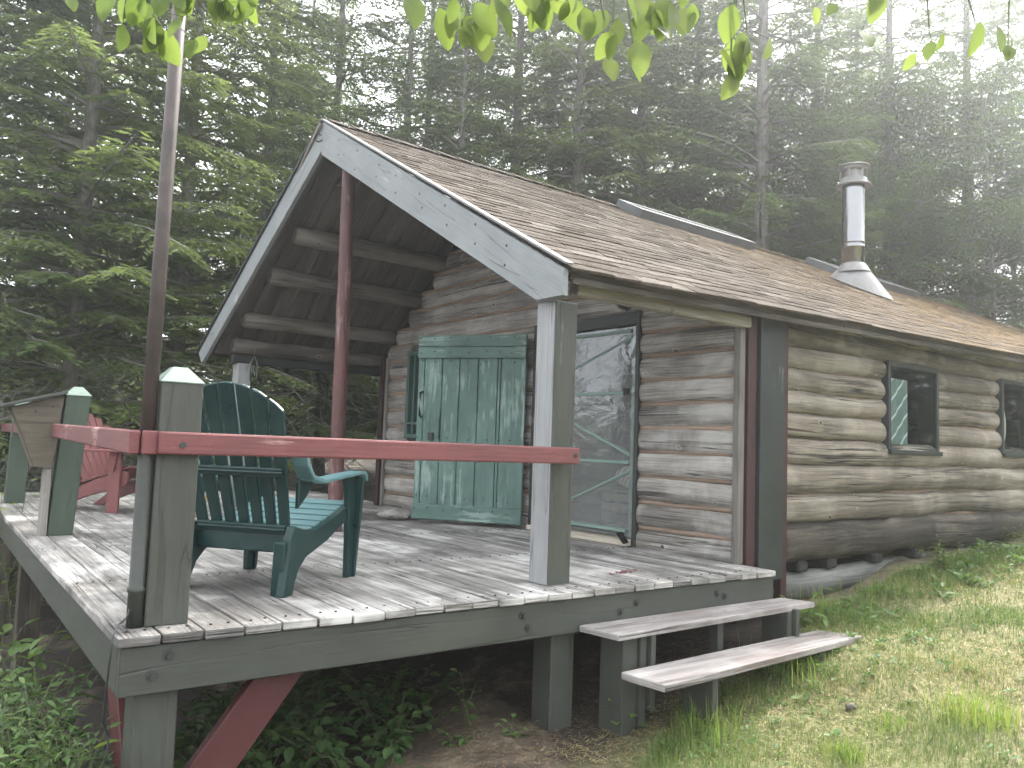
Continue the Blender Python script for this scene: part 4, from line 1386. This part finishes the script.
def conifer_parts(seed, H, zb, rmax, droop, density=1.0, spray_w=.024, whorl=.34, lean=0, sparse_low=0, up=.0, dead=1.0):
    """arrays for trunk tube, living sprays, branch sticks and bare lower twigs"""
    g = np.random.default_rng(seed)
    KP, KD, KS, KL, KW, KU = [], [], [], [], [], []
    SA, SB, Ra, Rb = [], [], [], []
    DA, DB, Dr = [], [], []
    z = zb
    while z < H-.25:
        fz = (z-zb)/(H-zb)
        nb = g.integers(5, 8)
        p0 = g.uniform(0, 6.28)
        for j in range(nb):
            if g.random() < .12:
                continue
            phi = p0+2*np.pi*j/nb+g.normal(0, .25)
            L = rmax*(1-fz)**.75*g.uniform(.6, 1.12)+.15
            if fz < .12:
                L *= g.uniform(.6, 1.05)
            e = np.array([np.cos(phi), np.sin(phi), 0])
            sd = np.array([-np.sin(phi), np.cos(phi), 0])
            a = g.normal(.08+up+.35*fz, .10); b = droop*g.uniform(.6, 1.3)
            zc = z+g.normal(0, .08)
            sv = g.normal(0, .12)
            def ax(s):
                s = np.asarray(s, float)[..., None]
                return np.array([lean*zc, 0, zc])+e*L*s*.97+sd*L*sv*s*s+np.array([0, 0, 1])*L*(a*s-b*s*s+.22*b*s**4)
            ts = np.linspace(0, 1, 6)
            q = ax(ts)
            SA.append(q[:-1]); SB.append(q[1:])
            r0 = .008+.010*L
            rr = r0*(1-ts*.85)
            Ra.append(rr[:-1]); Rb.append(rr[1:])
            ns = max(4, int(L*.85/.068*density))
            s = np.sort(g.uniform(.16+sparse_low*g.uniform(0, .3), 1, ns))
            base = ax(s); fw = unit(ax(np.minimum(s+.03, 1.02))-ax(s-.02))
            for sg in (-1, 1):
                keep = g.random(ns) < .88
                l = np.clip(.46*L*(1-s)**.7+.12, .12, .75)*g.uniform(.55, 1.1, ns)
                dr = unit(fw*.75+sd*sg*g.uniform(.5, .85, ns)[:, None]+np.array([0, 0, 1])*(-.12-.25*droop*g.random(ns))[:, None])
                for i in np.nonzero(keep)[0]:
                    m = max(2, int(l[i]/.062))
                    t = (np.arange(m)+g.random(m)*.5)/m
                    bp = base[i]+dr[i]*(l[i]*t)[:, None]-np.array([0, 0, 1])*(.22*l[i]*t*t)[:, None]
                    ss = np.where(g.random(m) < .5, -1, 1)
                    sid = unit(np.cross(dr[i], [0, 0, 1]))
                    d2 = unit(dr[i]*.8+sid*(ss*g.uniform(.35, .8, m))[:, None]+np.array([0, 0, 1])*g.normal(-.12, .16, m)[:, None])
                    KP.append(bp); KD.append(d2)
                    roll = g.normal(0, .5, m)
                    nn = np.array([0, 0, 1.])
                    S1 = unit(np.cross(d2, nn)); N1 = np.cross(S1, d2)
                    KS.append(unit(S1*np.cos(roll)[:, None]+N1*np.sin(roll)[:, None]))
                    KL.append(g.uniform(.12, .20, m)*(1.05-.3*t)); KW.append(np.full(m, spray_w)*g.uniform(.7, 1.35, m))
                    tip = .35*(s[i]**3)+.25*t
                    KU.append(np.clip(g.normal(.30, .14)+tip*.45+g.normal(0, .06, m), 0, .93))
        z += whorl*g.uniform(.75, 1.25)
    # bare lower branches
    nd = int(46*dead)
    for _ in range(nd):
        zc = g.uniform(.5, max(zb+2.2, 2.6)); phi = g.uniform(0, 6.28); L = g.uniform(.5, 2.2)
        p = np.array([0, 0, zc]); d = np.array([np.cos(phi), np.sin(phi), g.normal(-.05, .2)])
        r = .004+.005*L
        for k in range(6):
            n_ = p+d*L/6
            DA.append(p); DB.append(n_); Dr.append(r*(1-k/7))
            if k > 0:
                for _k in range(3):
                    if g.random() < .8:
                        dd_ = d+np.array([g.normal(0, .6), g.normal(0, .6), g.normal(-.15, .5)])
                        ql = L*g.uniform(.12, .38)
                        q1 = n_+dd_*ql*.5; q2 = q1+(dd_+g.normal(0, .35, 3))*ql*.5
                        DA += [n_, q1]; DB += [q1, q2]; Dr += [.0035, .0025]
                        if g.random() < .6:
                            q3 = q1+(dd_+g.normal(0, .7, 3))*ql*.4
                            DA.append(q1); DB.append(q3); Dr.append(.002)
            d = unit(d+g.normal(0, .16, 3)+np.array([0, 0, -.05])); p = n_
    out = {}
    out['k'] = [np.concatenate(a) for a in (KP, KD, KS, KL, KW, KU)]
    out['s'] = [np.concatenate(a) for a in (SA, SB, Ra, Rb)]
    out['d'] = [np.array(DA), np.array(DB), np.array(Dr)]
    return out


def make_conifer(name, label, seed, H, r0, mat, group, **kw):
    q = conifer_parts(seed, H, **kw)
    root = thing(name, label, 'tree', (0, 0, 0), group)
    lean = kw.get('lean', 0)
    zs = [-.6, 0, .25, .6]+[H*i/14 for i in range(1, 15)]
    zs = sorted(zs)
    tb = MB().tube([V(lean*z_, 0, z_) for z_ in zs], [max(.012, (r0*(1.45 if z_ < .1 else 1.15 if z_ < .4 else 1))*(1-max(z_, 0)/H*.95)) for z_ in zs], 10, True, .05)
    tr = tb.build('trunk', M['bark'], root)
    v, f = sticks(*q['s'])
    np_mesh('branches', v, f, M['bark'], None, root)
    A, B, r = q['d']
    v, f = sticks(A, B, r, r*.6)
    np_mesh('dead_branches', v, f, M['twig'], None, root)
    v, f = kites(*q['k'][:5])
    np_mesh('crown', v, f, mat, q['k'][5], root)
    return root


def dup(root, loc, rz, sc=1.0, label=None, group=None):
    r = root.copy(); COL.objects.link(r)
    r.location = loc; r.rotation_euler = (0, 0, rz); r.scale = (sc, sc, sc)
    if label:
        r['label'] = label
    if group:
        r['group'] = group
    for c in list(root.children):
        d = c.copy(); COL.objects.link(d); d.parent = r
    return r


L_LEFT = 'drooping green fir at the deck left side, branches hanging behind the flagpole and railing'
G_LEFT = 'firs beside the deck at left'
L_ROOF = 'dark spruce in the forest wall rising behind the cabin ridge'
G_ROOF = 'spruces behind the cabin ridge'
L_PORCH = 'spruce standing behind the porch, seen between the porch posts or left of the gable'
G_PORCH = 'spruces behind the porch'
L_RIGHT = 'hazy tree behind the stove pipe and the far end of the roof'
G_RIGHT = 'trees behind the stove pipe'
fir = make_conifer('fir_tree', L_LEFT, 21, 17, .14, M['fir'], G_LEFT, zb=.9, rmax=3.1, droop=.34, density=1.1, spray_w=.03, whorl=.33, dead=1.8)
spruce = make_conifer('spruce_tree', L_ROOF, 22, 18, .17, M['needle'], G_ROOF, zb=1.6, rmax=3.0, droop=.40, density=1.0, spray_w=.032, whorl=.36)
spruce2 = make_conifer('spruce_tree', L_PORCH, 23, 16, .13, M['needle'], G_PORCH, zb=1.2, rmax=2.7, droop=.34, density=.95, spray_w=.032, whorl=.34, dead=1.8)
thin = make_conifer('spruce_tree', L_RIGHT, 24, 17, .21, M['needle'], G_RIGHT, zb=1.8, rmax=3.4, droop=.30, density=.95, spray_w=.034, whorl=.38, sparse_low=.6)


def make_hardwood(seed, label, group):
    g = np.random.default_rng(seed)
    root = thing('hardwood_tree', label, 'tree', (0, 0, 0), group)
    H = 11.5
    mb = MB()
    zs = [-.5, .3, 1.5, 3, 4.5, 6, 7.5, 9, 10.5, H]
    xs = np.cumsum(g.normal(0, .10, len(zs)))
    mb.tube([V(xs[i], xs[-i-1]*.5, z) for i, z in enumerate(zs)], [max(.012, .11*(1-max(z, 0)/H)) for z in zs], 8, True, .05)
    cl = []
    for i in range(34):
        z = g.uniform(2.2, H-.3); phi = g.uniform(0, 6.28)
        L = (1.0+2.2*np.sin(np.pi*min(1, (z-1.5)/(H-1.0)))**.8)*g.uniform(.5, 1)
        p = V(0, 0, z); d = V(math.cos(phi), math.sin(phi), g.uniform(.15, .6))
        pts = [p.copy()]
        for k in range(5):
            p = p+d*L/5; d = (d+V(g.normal(0, .2), g.normal(0, .2), g.normal(.02, .15))).normalized(); pts.append(p.copy())
            if k > 0:
                for _ in range(3):
                    q = p+V(g.normal(0, .33), g.normal(0, .33), g.normal(0, .26)); cl.append(q)
                    mb.tube([p, (p+q)/2+V(0, 0, .03), q], [.008, .006, .003], 4, False)
        mb.tube(pts, [.035, .028, .022, .016, .011, .006], 5, False)
    mb.build('trunk', M['bark'], root)
    cl = np.array(cl); n = len(cl)*55
    c = np.repeat(cl, 55, 0)
    P = c+g.normal(0, .19, (n, 3))*np.array([1.1, 1.1, .7])
    D = unit(np.stack([g.normal(0, 1, n), g.normal(0, 1, n), g.normal(-.5, .5, n)], 1))
    N = unit(np.stack([g.normal(0, .5, n), g.normal(0, .5, n), np.ones(n)], 1))
    v, f = kites(P, D, unit(np.cross(D, N)), g.uniform(.06, .11, n), g.uniform(.035, .06, n))
    np_mesh('crown', v, f, M['hard'], np.clip(g.normal(.5, .22, n), 0, 1), root)
    return root
hard = make_hardwood(31, 'slender leafy hardwood with small light leaves, growing among the spruces behind the roof', 'leafy trees behind the roof')


CX, CY = -.647, -3.218
def at(az, d):
    x, y = CX+d*math.sin(R(az)), CY+d*math.cos(R(az))
    return V(x, y, gz(max(-14, min(40, x)), max(-8, min(30, y)))-.05)


def scatter(proto, spots, label=None, group=None, first=True):
    for i, (az, d, sc) in enumerate(spots):
        o = proto if (i == 0 and first) else None
        if o:
            o.location = at(az, d); o.rotation_euler = (0, 0, rng.uniform(0, 6.28)); o.scale = (sc, sc, sc)
        else:
            dup(proto, at(az, d), rng.uniform(0, 6.28), sc, label, group)
scatter(fir, [(7.5, 12.6, 1.0), (1.5, 13.2, 1.05), (13.5, 13.8, 1.0), (4.5, 18, 1.1)])
scatter(spruce2, [(18.5, 15.2, 1.0), (23, 16.0, .95), (28, 16.5, 1.0), (21, 21, 1.0), (32, 15.5, .8), (11, 21, 1.0)])
scatter(spruce, [(36, 17.5, 1.0), (40.5, 16.2, .95), (45, 17.5, 1.0), (49, 18.5, 1.05), (38.5, 24, 1.0), (47.5, 24, .95), (33.2, 20, .95), (42.6, 20.5, .95), (29.5, 20, .95)])
scatter(thin, [(53.4, 17.3, 1.05), (57, 20, .95), (61.5, 19.5, .92), (66, 21, .95), (70, 22.5, .9), (59.5, 26, 1.0), (73, 26, .95)])
scatter(hard, [(56, 23, .95), (60.5, 22.5, .9), (64, 23.5, .9), (68.5, 25, .9), (20, 24, 1.05), (50.5, 26, 1.1), (71, 24, .85), (54.8, 19.5, .85), (58.6, 18.6, .8), (63.2, 19.0, .8), (67.4, 19.6, .8)])
# a far mass of woods closes the gaps near the ground
def far_woods():
    g = np.random.default_rng(77)
    P, D, L, Wd, U = [], [], [], [], []
    for az in np.arange(-75, 132, 1.1):
        for k in range(2):
            d = g.uniform(31, 44); h = g.uniform(3.5, 6.5)
            if az > 84:                # the edge of the clearing on the right comes nearer; the panes mirror it
                d = g.uniform(21, 29); h = g.uniform(8, 11)
            b = np.array(at(az+g.normal(0, .5), d))
            n = 620
            z = h*g.random(n)**1.15
            rr = 1.9*(1-z/h)**.8*np.sqrt(g.random(n)); ph = g.uniform(0, 6.28, n)
            P.append(b+np.stack([rr*np.cos(ph), rr*np.sin(ph), z], 1))
            D.append(unit(np.stack([np.cos(ph), np.sin(ph), np.full(n, -.3)], 1)))
            L.append(g.uniform(.3, .6, n)); Wd.append(g.uniform(.10, .2, n)); U.append(g.uniform(.1, .7, n))
    P, D, L, Wd, U = map(np.concatenate, (P, D, L, Wd, U))
    N = unit(np.stack([g.normal(0, .6, len(P)), g.normal(0, .6, len(P)), np.ones(len(P))], 1))
    v, f = kites(P, D, unit(np.cross(D, N)), L, Wd)
    o = np_mesh('far_woods', v, f, M['needle'], U)
    o['kind'] = 'stuff'; o['label'] = 'far dark mass of conifers closing the forest'
far_woods()


# ---- leafy plants
def leafy(name, label, cat, base, seed, h, spread, stems, leaf, nleaf, mat='under', group=None, arch=.5, aspect=.5, upl=.2):
    g = np.random.default_rng(seed)
    root = thing(name, label, cat, base, group)
    b = np.array(base)
    SA, SB, ra, rb, P, D, N, L, U = [], [], [], [], [], [], [], [], []
    for s in range(stems):
        phi = g.uniform(0, 6.28); hh = h*g.uniform(.6, 1.05)
        e = np.array([np.cos(phi), np.sin(phi), 0])
        o0 = b+np.array([g.normal(0, spread*.22), g.normal(0, spread*.22), -.03])
        tl = spread*g.uniform(.3, 1)
        f = lambda t: o0+e*tl*t**1.6+np.array([0, 0, hh*(t-.25*arch*t*t)])
        ts = np.linspace(0, 1, 6)
        q = np.array([f(t) for t in ts])
        SA.append(q[:-1]); SB.append(q[1:]); r = (.0022+.0035*h)*(1-.75*ts); ra.append(r[:-1]); rb.append(r[1:])
        for k in range(nleaf):
            t = .22+.78*(k+.5)/nleaf
            p = f(t); sd = np.array([-np.sin(phi), np.cos(phi), 0])
            a = k*2.4+g.normal(0, .4)
            d = unit(np.cos(a)*e+np.sin(a)*sd+np.array([0, 0, upl+g.normal(0, .25)]))
            if k == nleaf-1:
                d = unit(e*.6+np.array([0, 0, .5]))
            pet = leaf*.35
            SA.append(p[None]); SB.append((p+d*pet)[None]); ra.append(np.array([.0018])); rb.append(np.array([.001]))
            P.append(p+d*pet); D.append(unit(d+np.array([0, 0, -.35]))); N.append(unit(np.array([g.normal(0, .25), g.normal(0, .25), 1])))
            L.append(leaf*g.uniform(.6, 1.15)*(1.1-.35*t)); U.append(np.clip(g.normal(.45+.25*t, .2), 0, 1))
    v, f_ = sticks(*map(np.concatenate, (SA, SB, ra, rb)))
    np_mesh('stems', v-b, f_, M['stem'], None, root)
    L = np.array(L)
    v, f_, id_ = blades(np.array(P), np.array(D), np.array(N), L, L*aspect)
    np_mesh('leaves', v-b, f_, M[mat], np.array(U)[id_], root, True)
    return root

def g_at(x, y):
    return (x, y, gz(x, y))
GL = 'leafy plants below the left deck edge'
leafy('leafy_sapling', 'broad-leaved sapling with pointed leaves against the left deck rim', 'sapling', g_at(-.17, 1.75), 1, 1.05, .34, 7, .15, 9, 'shrub')
leafy('leafy_sapling', 'young sapling with pointed leaves at the far left beyond the deck rim', 'sapling', g_at(-.12, 3.0), 2, 1.10, .35, 7, .14, 9, 'shrub')
leafy('bushy_shrub', 'fine-leaved bush filling the bottom left corner', 'shrub', g_at(-.25, .62), 3, .88, .32, 70, .072, 18, 'shrub', aspect=.34)
leafy('bushy_shrub', 'fine-leaved bush close against the red brace and the corner post', 'shrub', g_at(-.08, .36), 4, .76, .26, 46, .068, 16, 'shrub', aspect=.36)
leafy('bushy_shrub', 'low dark bush behind the bottom left bushes, under the sapling', 'shrub', g_at(-.15, 1.15), 5, .85, .38, 50, .08, 14, 'under')
leafy('broadleaf_weed', 'weed with wide bright leaves in front of the corner post foot', 'weed', g_at(-.12, .26), 6, .74, .16, 4, .13, 4, 'lime')
leafy('leafy_sapling', 'bright leafy branch end at the left picture edge level with the deck', 'sapling', g_at(-.06, 4.9), 8, 1.95, .4, 9, .10, 12, 'lime')
GU = 'low plants in the shade under the deck'
for i, (x, y, h, n) in enumerate([(1.05, .55, .30, 9), (1.28, .42, .22, 8), (1.5, .75, .30, 9), (.85, .9, .40, 10), (1.15, 1.2, .35, 10), (.6, .6, .4, 9), (1.75, 1.1, .25, 8), (.9, 1.7, .4, 10), (.55, 1.4, .42, 10), (1.4, 1.9, .3, 9)]):
    leafy('shade_plant', 'low dark leafy plant in the shade under the deck', 'plant', g_at(x, y), 40+i, h*1.15, .36, n+6, .095, 7, 'under', GU, aspect=.62)
leafy('seedling', 'upright seedling with oval leaves in the shade just left of the middle deck support', 'seedling', g_at(1.80, .42), 60, .36, .10, 3, .075, 6, 'shrub', aspect=.65)
leafy('seedling', 'tiny sprig of round leaves at the foot of the middle deck support', 'seedling', g_at(1.93, .12), 61, .12, .12, 4, .045, 4, 'shrub', aspect=.7)
leafy('seedling', 'small round-leaved sprig on bare soil between the seedlings and the lawn', 'seedling', g_at(1.66, .30), 62, .12, .12, 4, .05, 4, 'shrub', aspect=.7)
leafy('seedling', 'round-leaved plant under the left end of the lower step', 'seedling', g_at(2.42, -.12), 63, .20, .12, 4, .07, 4, 'shrub', aspect=.8)
leafy('broadleaf_weed', 'weed with long pale leaves beside the right end of the upper step', 'weed', g_at(4.15, -.05), 64, .22, .18, 5, .11, 5, 'shrub', aspect=.35)
leafy('broadleaf_weed', 'weed with drooping leaves at the foot of the log wall corner', 'weed', g_at(4.75, .0), 65, .20, .2, 5, .10, 5, 'shrub', aspect=.35)
leafy('fern_clump', 'bright feathery fern clump by the log wall under the first window', 'fern', g_at(6.2, .02), 66, .34, .22, 12, .06, 12, 'lime', aspect=.3)
leafy('fern_clump', 'bright green fern clump at the right picture edge by the wall', 'fern', g_at(7.9, .0), 67, .30, .3, 14, .06, 11, 'lime', aspect=.3)
leafy('fern_clump', 'low spread of ferns between the two bright clumps by the wall', 'fern', g_at(7.05, -.02), 68, .16, .3, 12, .05, 9, 'shrub', aspect=.3)


# ---- grass
def grass_blades(P, h, w, U, g, lean=.5):
    n = len(P)
    ph = g.uniform(0, 6.28, n); e = np.stack([np.cos(ph), np.sin(ph), np.zeros(n)], 1)
    s = np.stack([-np.sin(ph), np.cos(ph), np.zeros(n)], 1)
    ln = np.abs(g.normal(0, lean, n))[:, None]
    up = np.array([0, 0, 1.])
    h = h[:, None]; w = w[:, None]
    a, b = P+s*w/2, P-s*w/2
    m = P+up*h*.55/np.sqrt(1+ln*ln*.3)+e*ln*h*.25
    t = P+up*h/np.sqrt(1+ln*ln)+e*ln*h*.95/np.sqrt(1+ln*ln)
    v = np.stack([a, b, m-s*w*.35, m+s*w*.35, t], 1).reshape(-1, 3)
    i = np.arange(n)*5
    f = np.concatenate([np.stack([i, i+1, i+2], 1), np.stack([i, i+2, i+3], 1), np.stack([i+3, i+2, i+4], 1)])
    return v, f, np.tile(U, 3)


def lown(x, y, s=1.0, o=0.):
    return .5+.25*np.sin(x*1.9*s+y*2.7*s+o)+.25*np.sin(x*3.7*s-y*2.3*s+1.3+o*2)*np.cos(y*1.1*s+o)


def lawn():
    g = np.random.default_rng(5)
    n = 560000
    x = g.uniform(1.4, 13, n); y = g.uniform(-3.2, .25, n)
    d = np.hypot(x-CX, y-CY)
    keep = g.random(n) < np.clip(4.2/d, .12, 1)**1.5
    # view wedge only, a little wider than the picture, plus its edge beside the steps
    az = np.degrees(np.arctan2(x-CX, y-CY))
    keep &= (az > 25) & (az < 84)
    # bare soil under steps and deck: grass thins towards the deck edge left of the steps
    edge = np.where(x < 2.35, -.42-.5*np.clip(2.35-x, 0, 1), np.where(x < 4.1, -.34+.12*(x-2.35), .17))
    keep &= y < edge+.14*(lown(x, y, 3)-.5)
    keep &= (g.random(n) < .35+.9*lown(x, y, 1.7, .6))
    x, y = x[keep], y[keep]; n = len(x)
    z = np.array([gz(a, b) for a, b in zip(x, y)])
    near = np.clip(1-(edge[keep]-y)/.55, 0, 1)
    dry = np.clip(.08+.66*lown(x, y, 1.15, 2.1)-.5*near+g.normal(0, .16, n)-.12*(x > 4.5), 0, 1)
    U = np.where(g.random(n) < dry, g.uniform(.55, 1, n), g.uniform(0, .5, n))
    h = (.026+.058*lown(x, y, 2.6, .4)**1.5+.05*near*lown(x, y, 4, .9))*g.uniform(.5, 1.5, n)*np.where(U > .6, .7, 1)
    w = g.uniform(.002, .0038, n)*np.clip(d[keep]/4.5, 1, 2.2)
    v, f, u = grass_blades(np.stack([x, y, z-.004], 1), h, w, U, g, 1.5)
    o = np_mesh('lawn_grass', v, f, M['grass'], u)
    o['kind'] = 'stuff'; o['label'] = 'patchy green and dry lawn grass'
    # dead thatch lying between the blades
    n = 60000
    x = g.uniform(1.5, 9, n); y = g.uniform(-2.6, .1, n)
    k = (g.random(n) < np.clip(3.6/np.hypot(x-CX, y-CY), .1, 1)**1.5) & (y < np.where(x < 4.1, -.1, .05)) & (lown(x, y, 1.15, 2.1) > .3)
    x, y = x[k], y[k]; n = len(x)
    z = np.array([gz(a, b) for a, b in zip(x, y)])
    ph = g.uniform(0, 6.28, n)
    D = unit(np.stack([np.cos(ph), np.sin(ph), g.normal(.05, .12, n)], 1))
    S = unit(np.cross(D, np.array([0, 0, 1.])))
    v, f = kites(np.stack([x, y, z+g.uniform(.002, .016, n)], 1), D, S, g.uniform(.03, .08, n), g.uniform(.002, .0038, n)*1.3)
    o = np_mesh('dead_thatch', v, f, M['grass'], g.uniform(.68, 1, n))
    o['kind'] = 'stuff'; o['label'] = 'dry straw-coloured thatch on the lawn'
    # needles, twigs and leaf litter under the deck edge
    n = 9000
    x = g.uniform(.3, 3.6, n); y = np.where(g.random(n) < .75, g.normal(-.1, .35, n), g.uniform(-.2, 2.5, n))
    z = np.array([gz(a, b) for a, b in zip(x, y)])
    ph = g.uniform(0, 6.28, n); D = unit(np.stack([np.cos(ph), np.sin(ph), g.normal(.02, .1, n)], 1)); S = unit(np.cross(D, np.array([0, 0, 1.])))
    v, f = kites(np.stack([x, y, z+g.uniform(.002, .012, n)], 1), D, S, g.uniform(.02, .07, n), g.uniform(.002, .006, n))
    o = np_mesh('leaf_litter', v, f, M['litter'], g.random(n))
    o['kind'] = 'stuff'; o['label'] = 'brown needles and litter under the deck edge'
def lawn_weeds():
    g = np.random.default_rng(15)
    P, D, N, L, U = [], [], [], [], []
    spots = [(g.uniform(4.3, 10.5), g.uniform(-.45, .15)) for _ in range(190)]+[(g.uniform(2.3, 4.6), g.normal(-.62, .16)) for _ in range(60)]+[(g.uniform(2.6, 8), g.uniform(-2.2, -.4)) for _ in range(120)]
    for x, y in spots:
        n = g.integers(5, 12); z = gz(x, y); s = g.uniform(.5, 1.2)*(1.35 if y > -.35 else .8)
        for k in range(n):
            a = k*2.4+g.normal(0, .3)
            p = np.array([x, y, z])+np.array([np.cos(a), np.sin(a), 0])*.012*s+np.array([0, 0, g.uniform(.0, .05)*s])
            P.append(p); D.append(unit(np.array([np.cos(a), np.sin(a), g.uniform(.05, .9)])))
            N.append(unit(np.array([g.normal(0, .3), g.normal(0, .3), 1]))); L.append(g.uniform(.025, .06)*s); U.append(np.clip(g.normal(.5, .22), 0, 1))
    L = np.array(L)
    v, f, i_ = blades(np.array(P), np.array(D), np.array(N), L, L*g.uniform(.3, .6, len(L)))
    o = np_mesh('lawn_weeds', v, f, M['shrub'], np.array(U)[i_], None, True)
    o['kind'] = 'stuff'; o['label'] = 'small weeds and clover growing through the lawn and along the wall'
lawn_weeds()
M['litter'] = mat_leaf('dry_litter', [(0, (.07, .045, .03)), (.5, (.15, .10, .06)), (1, (.30, .22, .14))], .1)
lawn()
M['tuft'] = mat_leaf('fresh_tuft_grass', [(0, (.12, .19, .045)), (.5, (.17, .25, .06)), (1, (.24, .28, .09))], .45)
def tuft(label, x, y, h, n, seed, r=.06, green=True, group=None):
    g = np.random.default_rng(seed)
    b = np.array(g_at(x, y))
    P = np.stack([g.normal(0, r, n), g.normal(0, r, n), np.full(n, -.01)], 1)
    v, f, u = grass_blades(P, h*g.uniform(.5, 1.1, n), g.uniform(.0025, .0045, n)*max(1, math.hypot(x-CX, y-CY)/4), g.uniform(.05, .48, n) if green else g.uniform(.3, 1, n), g, .5)
    o = np_mesh('grass_tuft', v, f, M['tuft'], np.clip(u*2, 0, 1))
    o.location = b
    tag(o, label, 'grass tuft', group)
tuft('bright green grass tuft at the bottom of the lawn right of the lower step', 3.0, -1.02, .13, 170, 1)
tuft('tall green grass tuft on the lawn near the right picture edge', 3.68, -1.30, .20, 230, 2, .09)
tuft('small green grass tuft left of the tall tuft near the right edge', 3.36, -1.06, .11, 100, 3, .06)
tuft('long grass standing against the front support of the lower step', 2.62, -.52, .20, 140, 4, .09)
tuft('long loose grass under the right end of the lower step', 3.55, -.36, .17, 150, 5, .13)
tuft('green grass growing at the foot of the log wall corner', 4.45, -.02, .24, 90, 6, .12)
tuft('wispy grass at the wall between the corner and the fern', 5.3, .02, .20, 90, 7, .16)
stone('lawn_stone', 'small grey-brown stone lying on the dry lawn', (3.38, -.82, gz(3.38, -.82)+.02), (.030, .024, .018), 9, mat='pebble')


# ---- branches that hang into the picture from above
def overhang(label, stem, tips, seed, leaf=.095):
    """stem: polyline above the frame; tips: points where leaves end up hanging"""
    g = np.random.default_rng(seed)
    base = Vector(stem[0])
    tips = [(x, y, z-.035, n, sp*1.45) for x, y, z, n, sp in tips]
    root = thing('leafy_branch', label, 'branch', base)
    mb = MB()
    mb.tube([V(*p) for p in stem], [.010*(1-i/len(stem))+.004 for i in range(len(stem))], 7)
    P, D, N, L, U = [], [], [], [], []
    for (x, y, z, n, sp) in tips:
        tip = V(x, y, z)
        near = min((V(*a).lerp(V(*b), t) for a, b in zip(stem, stem[1:]) for t in (0, .2, .4, .6, .8)), key=lambda p: (p-tip).length+.4*abs(p.x-tip.x))
        top = tip+V(0, 0, .05)
        mb.tube([near, near.lerp(top, .5)+V(0, 0, .03), top], [.004, .003, .002], 5, False)
        for k in range(n+(4 if n > 2 else 1 if n > 1 else 0)):
            o_ = V(g.normal(0, sp), g.normal(0, sp), g.normal(0, sp*.6)) if k else V(0, 0, 0)
            p = tip+o_
            L_ = leaf*g.uniform(.6, 1.2)
            d = V(g.normal(0, .38), g.normal(0, .38), -1).normalized()
            a = p-d*L_*.5
            mb.tube([top+o_*.3, a], [.0012, .001], 4, False)
            P.append(a); D.append(d)
            cam_v = (V(CX, CY, .745)-p)
            N.append(V(g.normal(-.4, .6), g.normal(-.9, .5), g.normal(.2, .4)).normalized()); L.append(L_); U.append(np.clip(g.normal(.5, .22), 0, 1))
    mb.build('twigs', M['stem'], root)
    L = np.array(L); b = np.array(base)
    v, f, i_ = blades(np.array(P), np.array(D), np.array(N), L, L*.60, .12, .10)
    np_mesh('leaves', v-b, f, M['lime'], np.array(U)[i_], root, True)
overhang('small leafy twig hanging in front of the flagpole top', [(-.6, -1.0, 2.02), (-.35, -1.18, 1.93), (-.17, -1.31, 1.86), (-.05, -1.38, 1.84)],
         [(-.30, -1.20, 1.765, 4, .028), (-.27, -1.22, 1.72, 3, .022), (-.22, -1.28, 1.79, 3, .03), (-.14, -1.33, 1.785, 4, .028), (-.10, -1.35, 1.80, 3, .025), (-.43, -1.11, 1.785, 1, .01), (-.33, -1.19, 1.70, 1, .01)], 1, .078)
overhang('leafy branch hanging into the top middle of the picture, above the ridge', [(-.05, -1.3, 2.12), (.31, -1.55, 2.0), (.55, -1.72, 1.94), (.91, -1.87, 2.0), (1.12, -1.98, 2.04)],
         [(.36, -1.58, 1.83, 4, .03), (.41, -1.60, 1.80, 4, .03), (.53, -1.68, 1.88, 3, .03), (.60, -1.73, 1.86, 5, .035), (.66, -1.78, 1.78, 2, .02), (.67, -1.79, 1.72, 1, .01), (.715, -1.82, 1.745, 2, .012),
          (.76, -1.85, 1.86, 4, .03), (.84, -1.88, 1.87, 4, .03), (1.02, -1.93, 1.83, 4, .03), (1.0, -1.91, 1.78, 2, .015), (.99, -1.90, 1.73, 1, .01)], 2, .086)
overhang('pale leafy branch hanging into the hazy top right corner', [(1.15, -1.95, 2.26), (1.33, -2.06, 2.17), (1.5, -2.15, 2.12), (1.85, -2.38, 2.12)],
         [(1.28, -2.01, 2.0, 2, .03), (1.38, -2.08, 2.01, 2, .03), (1.51, -2.16, 1.90, 2, .02), (1.60, -2.24, 1.93, 1, .015), (1.68, -2.29, 1.90, 2, .02)], 3, .08)
